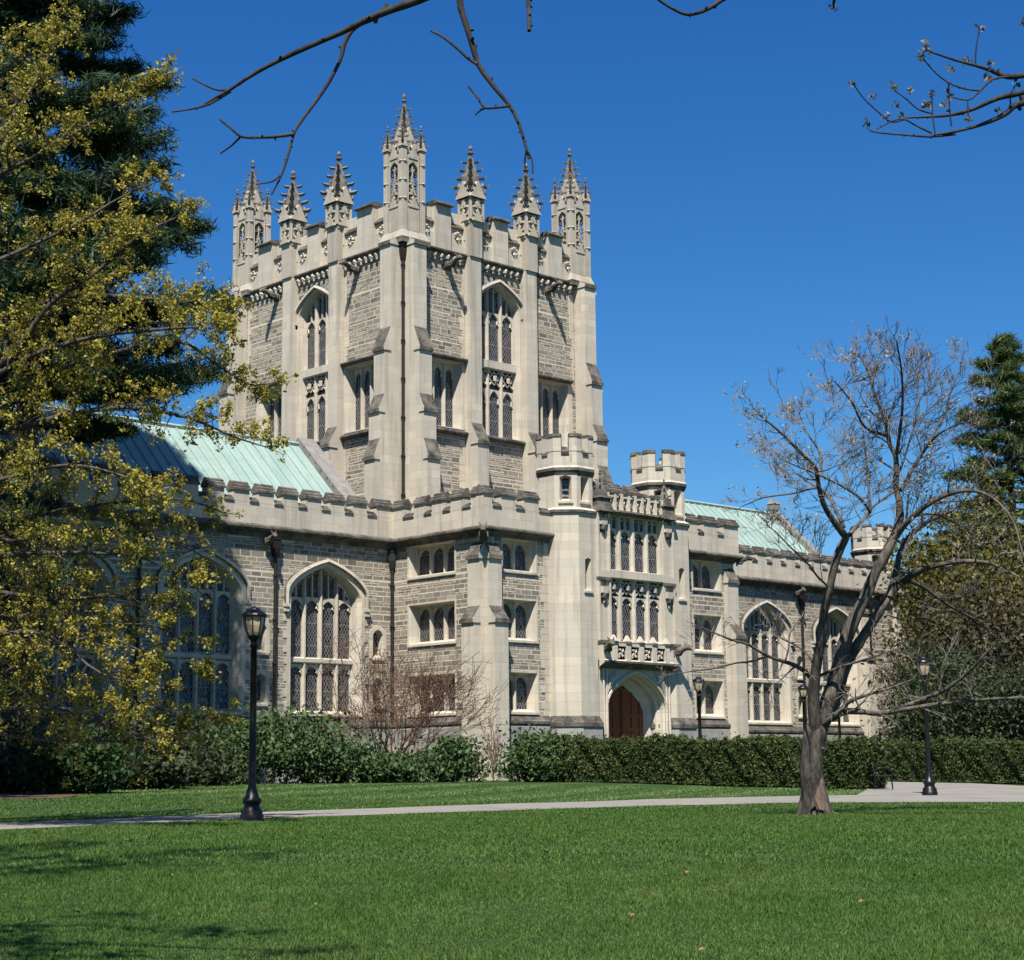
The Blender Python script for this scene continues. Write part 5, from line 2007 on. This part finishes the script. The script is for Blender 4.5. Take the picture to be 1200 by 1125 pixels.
# ---- clipped hedges
def hedge(A, B, width, top, label, seed, n):
    a = Vector(A); b = Vector(B)
    a.z = gz(a.x, a.y); b.z = gz(b.x, b.y)
    c = (a + b) / 2
    e, add = rooted('clipped_hedge', c, label, 'hedge', 'clipped yew hedges')
    nr = np.random.default_rng(seed)
    L = (b - a).length
    t = (b - a).normalized()
    s = Vector((-t.y, t.x, 0)).normalized()
    H = top
    mb = MB()
    m = 40
    prof = [(-.42, .1), (-.44, .5), (-.43, .85), (-.36, .93), (.36, .93), (.43, .85), (.44, .5), (.42, .1)]
    rg = random.Random(seed)
    rows = []
    for i in range(m + 1):
        p = a.lerp(b, i / m)
        zg = gz(p.x, p.y)
        rows.append([Vector((p.x, p.y, zg)) + s * (q * width * rg.uniform(.9, 1.05)) + Vector((0, 0, z * H * rg.uniform(.93, 1.0))) for q, z in prof])
    for i in range(m):
        mb.strip(rows[i], rows[i + 1])
    mb.face(rows[0]); mb.face(rows[-1])
    add(mb.build('shade_core', [DRKLF]))  # solid inner core, coloured dark for the shade inside the hedge
    u = nr.uniform(-.01, 1.01, n)
    w_ = nr.uniform(0, 1, n)
    per = 2 * H + width
    k = w_ * per
    off = np.where(k < H, -.5 * width, np.where(k < H + width, k - H - .5 * width, .5 * width))
    zz = np.where(k < H, k, np.where(k < H + width, H, per - k))
    bumpy = .09 * np.sin(u * L * 1.3 + seed) + .07 * np.sin(u * L * 3.7 + zz * 4) + .06 * np.sin(u * L * 8.3 + off * 9 + zz * 7)
    inset = np.abs(nr.normal(size=n)) * .07
    endm = nr.random(n) < .09
    u = np.where(endm, np.where(nr.random(n) < .5, -.012, 1.012) + nr.normal(size=n) * .004, u)
    zz = np.where(endm, nr.uniform(0, H, n), zz)
    off = np.where(endm, nr.uniform(-.5, .5, n) * width, off)
    k = np.where(endm, -1, k)
    inset = np.where(endm, 0, inset)
    shoot = nr.random(n) < .03
    zz = np.where(shoot & (k >= H), zz + nr.uniform(0, .22, n), zz)
    edge = np.where(zz > H * .9, .06, 0)
    off = off * (1 - (inset + edge) / width * 1.2) + np.sign(off) * bumpy * .6
    zz = np.where((k >= H) & (k < H + width), zz - inset + bumpy + nr.normal(size=n) * .03, zz)
    P = np.array(a)[None] + np.outer(u * L, np.array(t)) + np.outer(off, np.array(s))
    g = ground(P[:, :2])
    P[:, 2] = g + .05 + zz
    A_, B_ = leaf_axes(n, .062, .42, nr, up=.25)
    add(quads_obj('leaves', P, A_, B_, HEDGE))
    return e


h1a = at(655, 914, 69); h1b = at(1016, 926, 59)
hedge(h1a, h1b, 1.7, 1.52, 'long clipped hedge in front of the entrance, ending behind the bare tree', 1, 52000)
h2a = at(1036, 912, 70); h2b = at(1300, 925, 60)
hedge(h2a, h2b, 1.7, 1.45, 'clipped hedge along the back of the paved forecourt at the right', 2, 34000)

# ---- lawn blades (uncountable)
def blades(name, d0, d1, n, h, wd):
    nr = np.random.default_rng(int(d0 * 10))
    dd = np.sqrt(nr.uniform(d0 * d0, d1 * d1, n))
    lat = nr.uniform(-.42, .42, n) * dd
    fx = np.array([.689, .725]); rx = np.array([.726, -.687])
    P2 = np.array([CAM.x, CAM.y])[None] + dd[:, None] * fx + lat[:, None] * rx
    ok = np.ones(n, bool)
    for nm in ('path', 'forecourt', 'mulch_bed'):
        vs = [v.co for v in bpy.data.objects[nm].data.vertices]
        w_ = 5
        a = np.array([vs[i][:2] for i in range(0, len(vs), w_)]); b = np.array([vs[i][:2] for i in range(4, len(vs), w_)])
        poly = np.concatenate([a, b[::-1]])
        inside = np.zeros(n, bool)
        j = len(poly) - 1
        for i in range(len(poly)):
            xi, yi = poly[i]; xj, yj = poly[j]
            if abs(yj - yi) > 1e-9:
                cnd = ((yi > P2[:, 1]) != (yj > P2[:, 1])) & (P2[:, 0] < (xj - xi) * (P2[:, 1] - yi) / (yj - yi) + xi)
                inside ^= cnd
            j = i
        ok &= ~inside
    P2 = P2[ok]
    m_ = len(P2)
    z = ground(P2)
    C = np.concatenate([P2, z[:, None]], 1)
    patch = .75 + .5 * np.sin(P2[:, 0] * 1.7 + 2 * np.sin(P2[:, 1] * .9)) * np.sin(P2[:, 1] * 1.3 + 1.5 * np.sin(P2[:, 0] * .6)) * .5
    A = nr.normal(size=(m_, 3)) * .45
    A[:, 2] = 1
    A *= (h * nr.uniform(.45, 1.25, m_) * patch / np.linalg.norm(A, axis=1))[:, None]
    B = nr.normal(size=(m_, 3)); B[:, 2] = 0
    B *= (wd / np.linalg.norm(B, axis=1))[:, None]
    return C, A, B


parts = [blades('g', 11.5, 22, 340000, .055, .0055), blades('g', 22, 38, 270000, .06, .009), blades('g', 38, 62, 145000, .06, .016)]
C = np.concatenate([p[0] for p in parts]); A = np.concatenate([p[1] for p in parts]); B = np.concatenate([p[2] for p in parts])
g = quads_obj('grass', C, A, B, GRASS, None, True)
tag(g, kind='stuff')

# ---- dry leaves lying on the lawn
k = 0
lf0 = None
for u, v in ((368, 1065), (1071, 1031), (303, 1106), (823, 1120), (805, 1027), (200, 1030), (640, 1003), (500, 1000), (1010, 1062), (740, 1078), (905, 1012), (90, 1075)):
    p = to_ground(u, v, 18)
    if lf0 is None:
        mb = MB()
        ol = [(0, -.075), (.03, -.05), (.065, -.045), (.045, -.01), (.075, .03), (.035, .03), (0, .085), (-.035, .03), (-.075, .03), (-.045, -.01), (-.065, -.045), (-.03, -.05)]
        c = (0, 0, .005)
        for a, b in zip(ol, ol[1:] + ol[:1]):
            mb.face([c, (a[0], a[1], .03 * abs(a[0]) / .07 + .012), (b[0], b[1], .03 * abs(b[0]) / .07 + .012)])
        lf0 = mb.build('fallen_leaf', [DEADLF])
        o = lf0
    else:
        o = dup(lf0)
    o.location = (p.x, p.y, p.z + .045)
    o.rotation_euler = (.3, .25, k * 1.3)
    o.scale = (.42, .42, .42)
    tag(o, 'small dry brown leaf lying on the lawn', 'leaf', 'dry leaves scattered on the lawn')
    k += 1


# ---- street lamps
def lamp_parts():
    post = MB()
    post.lathe([(.23, 0), (.23, .13), (.21, .15), (.21, .22), (.16, .27), (.15, .34), (.185, .38), (.185, .43), (.13, .48), (.105, .6), (.085, .66), (.075, .72), (.068, 2.0), (.06, 3.32), (.085, 3.34), (.085, 3.38), (.06, 3.41), (.065, 3.46), (.11, 3.5), (.12, 3.54)], 16)
    gl = MB()
    gl.lathe([(.105, 3.53), (.15, 3.62), (.19, 3.76), (.205, 3.88), (.2, 3.93)], 8)
    fr = MB()
    for i in range(8):
        t = 2 * PI * i / 8
        fr.tube([(r * math.cos(t), r * math.sin(t), z) for r, z in ((.11, 3.53), (.155, 3.62), (.195, 3.76), (.21, 3.88), (.21, 3.93))], .011, 4)
    fr.lathe([(.2, 3.92), (.245, 3.92), (.25, 3.95), (.235, 3.98), (.17, 4.03), (.12, 4.06), (.1, 4.09), (.05, 4.11), (.02, 4.13), (.001, 4.14)], 16)
    fr.lathe([(.12, 3.53), (.125, 3.56), (.105, 3.57)], 12)
    return post, gl, fr


post, gl, fr = lamp_parts()
lamp = empty('street_lamp')
po = post.build('post', [BLACK], lamp, smooth=True)
ln = fr.build('lantern', [BLACK], lamp)
gg = gl.build('lamp_glass', [LAMPGL], ln)
LG = 'black lamp posts along the paths'
for i, (px, v, d, lb) in enumerate((
        (295, 962, 34, 'tall black lamp post beside the path at the left, the nearest lamp'),
        (1090, 936, 52.6, 'black lamp post on the edge of the paved forecourt at the right'),
        (821, 885, 70, 'black lamp post behind the hedge in front of the window right of the entrance'),
        (944, 885, 79, 'black lamp post behind the hedge between the arched windows, half hidden by the bare tree'),
        (985, 885, 88, 'farthest black lamp post, seen behind the limbs of the bare tree'))):
    p = at(px, v, d)
    o = lamp if i == 0 else copy_tree(lamp)
    o.location = (p.x, p.y, gz(p.x, p.y) - .02)
    tag(o, lb, 'lamp post', LG)

# ---- bench at the end of the hedge
bp = at(1030, 925, 58.8)
bp.z = gz(bp.x, bp.y)
be, badd = rooted('park_bench', (0, 0, 0), 'small dark bench with curled iron arms at the end of the long hedge', 'bench')
for x in (-.75, .75):
    mb = MB()
    mb.tube([(x, -.3, 0), (x, -.28, .25), (x, -.25, .42)], .025, 5)
    mb.tube([(x, .28, 0), (x, .26, .42), (x, .36, .85)], .025, 5)
    mb.tube([(x, .3, .62), (x, 0, .68), (x, -.25, .64), (x, -.33, .52), (x, -.26, .45)], .025, 5)
    mb.tube([(x, -.28, .4), (x, .27, .4)], .025, 5)
    mb.build('iron_arm', [BLACK], be)
mb = MB()
for k in range(5):
    mb.box(-.8, .8, -.26 + k * .105, -.18 + k * .105, .425, .45)
mb.build('seat', [BARK_D], be)
mb = MB()
for k in range(4):
    mb.box(-.8, .8, .27 + k * .025, .295 + k * .025, .50 + k * .1, .58 + k * .1)
mb.build('backrest', [BARK_D], be)
be.location = bp
be.rotation_euler = (0, 0, math.radians(46.5))

# ---- bollard and handrail in front of the door
p = on_p = at(774, 890, 79)
mb = MB()
mb.lathe([(.16, 0), (.16, .12), (.11, .2), (.1, .9), (.14, .95), (.14, 1.02), (.1, 1.08), (.12, 1.25), (.11, 1.42), (.05, 1.5), (.05, 1.58), (.001, 1.62)], 12)
bo = mb.build('bollard', [BLACK], None, (p.x, p.y, gz(p.x, p.y) + .25), smooth=True)
tag(bo, 'slim black bollard standing in front of the entrance arch', 'bollard')
mb = MB()
for x in (0, .45, .9):
    mb.tube([(x, 0, 0), (x, 0, 1.02)], .022, 6)
mb.tube([(-.05, 0, 1.0), (0, 0, 1.04), (.9, 0, 1.04), (.95, 0, 1.0)], .026, 6)
ra_ = mb.build('handrail', [IRON], None, (p.x + .35, p.y + .1, gz(p.x, p.y) + .2))
tag(ra_, 'low iron handrail right of the black bollard by the entrance', 'handrail')
# pale stone at the foot of the hedge
q = to_ground(619, 914, 66)
mb = MB()
mb.lathe([(.001, -.05), (.3, .0), (.34, .09), (.26, .19), (.1, .25), (.001, .26)], 9)
for i, v in enumerate(mb.v):
    mb.v[i] = (v[0] * 1.3, v[1] * .8, v[2] + .04 * math.sin(v[0] * 9 + v[1] * 7))
so_ = mb.build('boulder', [LEAD], None, (q.x, q.y, q.z))
tag(so_, 'small pale stone on the grass at the left end of the hedge', 'stone')

# ---- tree out of frame at the right whose bare boughs hang into the top of the view
OB = CAM + Vector((.726, -.687, 0)) * 9.0 + Vector((.689, .725, 0)) * 1.5
OB.z = gz(OB.x, OB.y) - .1
oe, oadd = rooted('overhanging_tree', OB, 'bare tree beside the viewer whose thin dark boughs hang across the top of the sky', 'tree')
tb = MB(); tw = MB(); tips = []
rng = random.Random(3)
HUB = at(1450, -450, 8.2)
tb.tube(smooth_path([OB, OB + Vector((0, .1, 2.0)), OB.lerp(HUB, .7) + Vector((.2, 0, .3)), HUB], 4), [.26, .22, .2, .19, .18, .175, .17, .165, .16, .15, .14, .13, .12], 10)
for px, a, b, r0, r1 in (
        ([(1450, -450), (1100, -330), (800, -160), (620, -60), (540, -22), (490, 0), (462, 10), (430, 23), (400, 38), (345, 62), (300, 85), (268, 106), (240, 122)], 8.2, 9.0, .036, .007),
        ([(470, 6), (440, 20), (416, 32), (404, 50), (398, 72), (380, 105), (358, 135), (345, 155), (338, 180), (330, 205), (318, 228)], 8.9, 8.7, .016, .005),
        ([(345, 157), (322, 160), (300, 161), (283, 160), (270, 150), (258, 140)], 8.75, 8.8, .010, .005),
        ([(281, 161), (272, 170), (258, 180)], 8.8, 8.9, .007, .004),
        ([(328, 206), (318, 213), (300, 216)], 8.7, 8.7, .006, .003),
        ([(268, 106), (250, 104), (226, 92)], 9.0, 9.1, .008, .004),
        ([(270, 107), (245, 122), (222, 128), (202, 131)], 9.0, 8.8, .008, .004),
        ([(1100, -330), (800, -260), (600, -120), (548, -40), (539, 0), (545, 25), (555, 58), (562, 78), (580, 103), (598, 125), (608, 145), (615, 168), (620, 186)], 8.3, 8.0, .025, .005),
        ([(559, 75), (548, 68), (535, 56), (520, 44), (505, 36)], 8.05, 8.1, .008, .0055),
        ([(597, 124), (582, 126), (568, 126), (560, 115), (549, 101)], 8.0, 8.1, .007, .005),
        ([(568, 127), (562, 130), (557, 135)], 8.05, 8.1, .005, .003),
        ([(617, 176), (615, 188), (616, 200)], 8.0, 8.0, .006, .003),
        ([(619, 178), (624, 190), (624, 204)], 8.0, 8.0, .006, .003),
        ([(800, -200), (660, -60), (622, -20), (619, 0), (620, 18), (620, 36)], 8.4, 8.0, .018, .009),
        ([(1000, -290), (900, -60), (868, -15), (846, 0), (826, 12), (806, 17), (788, 10), (772, 0), (755, -15)], 8.3, 8.1, .015, .005),
        ([(1200, -360), (1000, -60), (979, -5), (977, 10)], 8.2, 8.3, .02, .004),
        ([(1400, -430), (1420, -100), (1330, 60), (1260, 105), (1200, 120), (1188, 125), (1176, 135), (1150, 146), (1120, 154), (1095, 158)], 8.2, 8.2, .03, .004),
        ([(1330, 55), (1260, 90), (1200, 108), (1170, 115), (1140, 128), (1112, 135), (1085, 137), (1060, 138)], 8.25, 8.6, .02, .004),
        ([(1300, 60), (1240, 82), (1200, 88), (1180, 90), (1160, 82), (1144, 77), (1118, 70), (1088, 60)], 8.25, 8.0, .02, .004),
        ([(1180, 90), (1163, 93), (1148, 107), (1135, 117), (1116, 114)], 8.1, 8.0, .006, .003),
        ([(1148, 106), (1130, 104), (1110, 96), (1093, 82), (1080, 66)], 8.1, 8.0, .005, .003),
        ([(1120, 157), (1090, 160), (1060, 158), (1022, 154), (1016, 144)], 8.2, 8.3, .007, .003),
        ([(1092, 156), (1075, 148), (1060, 140), (1045, 142), (1028, 151)], 8.2, 8.1, .005, .003),
        ([(1062, 139), (1045, 143), (1030, 132), (1012, 115), (1000, 98)], 8.5, 8.4, .005, .003),
        ([(1093, 133), (1076, 128), (1062, 116), (1048, 106)], 8.5, 8.4, .005, .003),
        ([(1143, 76), (1144, 55), (1148, 34)], 8.1, 8.1, .004, .003),
        ([(1096, 157), (1093, 135), (1092, 110)], 8.2, 8.2, .004, .003),
        ([(1115, 148), (1113, 130), (1112, 104)], 8.2, 8.2, .004, .003),
        ([(1135, 142), (1134, 118)], 8.2, 8.2, .004, .003),
        ([(1185, 128), (1184, 112), (1190, 100)], 8.2, 8.2, .004, .003),
        ([(1230, 60), (1210, 38), (1198, 26)], 8.2, 8.2, .006, .003)):
    P, rad = limb(tb, px, a, b, r0, r1, 6, 3)
    rr = random.Random(int(px[0][0]))
    for q in range(2, len(P) - 1):       # knobbly nodes
        if rr.random() < .5 and rad[q] < .02:
            tb.tube([P[q], P[q] + Vector((rr.gauss(0, 1), rr.gauss(0, 1), rr.gauss(0, 1))).normalized() * rad[q] * 2.1], [rad[q] * .9, rad[q] * .5], 4)
oadd(tb.build('boughs', [BARK_D], smooth=True))
bp_ = [at(u, v, d) for u, v, d in ((1148, 33, 8.1), (1084, 55, 8), (1090, 61, 8), (1079, 66, 8), (1133, 70, 8.1), (1160, 75, 8.1), (1115, 81, 8), (1000, 97, 8.4), (1023, 113, 8.4), (1048, 103, 8.4), (1067, 105, 8.4), (1092, 109, 8.2), (1111, 102, 8.2), (1112, 114, 8.1), (1051, 123, 8.4), (1085, 122, 8.3), (1108, 123, 8.2), (1057, 136, 8.5), (1015, 144, 8.3), (1136, 139, 8.2), (1170, 130, 8.2), (1191, 99, 8.2), (1158, 91, 8.1), (977, 8, 8.3), (1197, 27, 8.2), (1088, 122, 8.4), (1038, 136, 8.4))]
oadd(tufts('buds', bp_, 14, .009, .012, .45, DBUD, None))

# ---- tree out of frame at the left; its branches throw the shadows across the grass
SB = CAM + Vector((.726, -.687, 0)) * -9.6 + Vector((.689, .725, 0)) * 12.5
SB.z = gz(SB.x, SB.y) - .1
se, sadd = rooted('shade_tree', SB, 'half-bare tree beyond the left edge of the lawn near the viewer', 'tree')
tb = MB(); tips = []
rng = random.Random(8)
tb.tube([SB, SB + Vector((0, .1, 2)), SB + Vector((.2, .1, 5)), SB + Vector((.1, .3, 8)), SB + Vector((.1, .3, 12))], [.3, .25, .2, .16, .08], 9)
lat = Vector((.726, -.687, 0)); fwd = Vector((.689, .725, 0))
for l_, f_, z_ in ((5.8, -2.2, 7.5), (7.0, -2.8, 9.0), (5.0, -1.0, 9.0), (4.6, 4.5, 12.0), (3.0, 5.5, 12.5), (5.4, 3.2, 13.0), (1.5, 6.5, 11.0), (2.5, 8.0, 9.0), (0, 6, 9), (-3, 2, 9), (-1, -4, 8)):
    e_ = SB + lat * l_ + fwd * f_ + Vector((0, 0, z_))
    s_ = SB + Vector((.1, .1, z_ * .55 + rng.random()))
    P = smooth_path([s_, s_.lerp(e_, .4) + Vector((0, 0, .6)), s_.lerp(e_, .75) + Vector((0, 0, .5)), e_], 4)
    rad = [.11 - .09 * i / (len(P) - 1) for i in range(len(P))]
    tb.tube(P, rad, 6)
    sprout(tb, P, rad, rng, tips, .5, 1.3, 2, up=.05, start=.3, kids=(2, 3), n=4)
sadd(tb.build('branches', [BARK_M]))


def out_of_view(p):
    q = p - CAM
    z = q.dot(CF)
    if z < .5:
        return True
    u = 600 + FPX * q.dot(CR) / z
    v = 562.5 - FPX * q.dot(CU) / z
    return u < -40 or v < -40 or u > 1240


sadd(tufts('young_leaves', [p for p, d in tips if out_of_view(p) and rng.random() < .8], 9, .12, .06, .6, MAPLE, None))
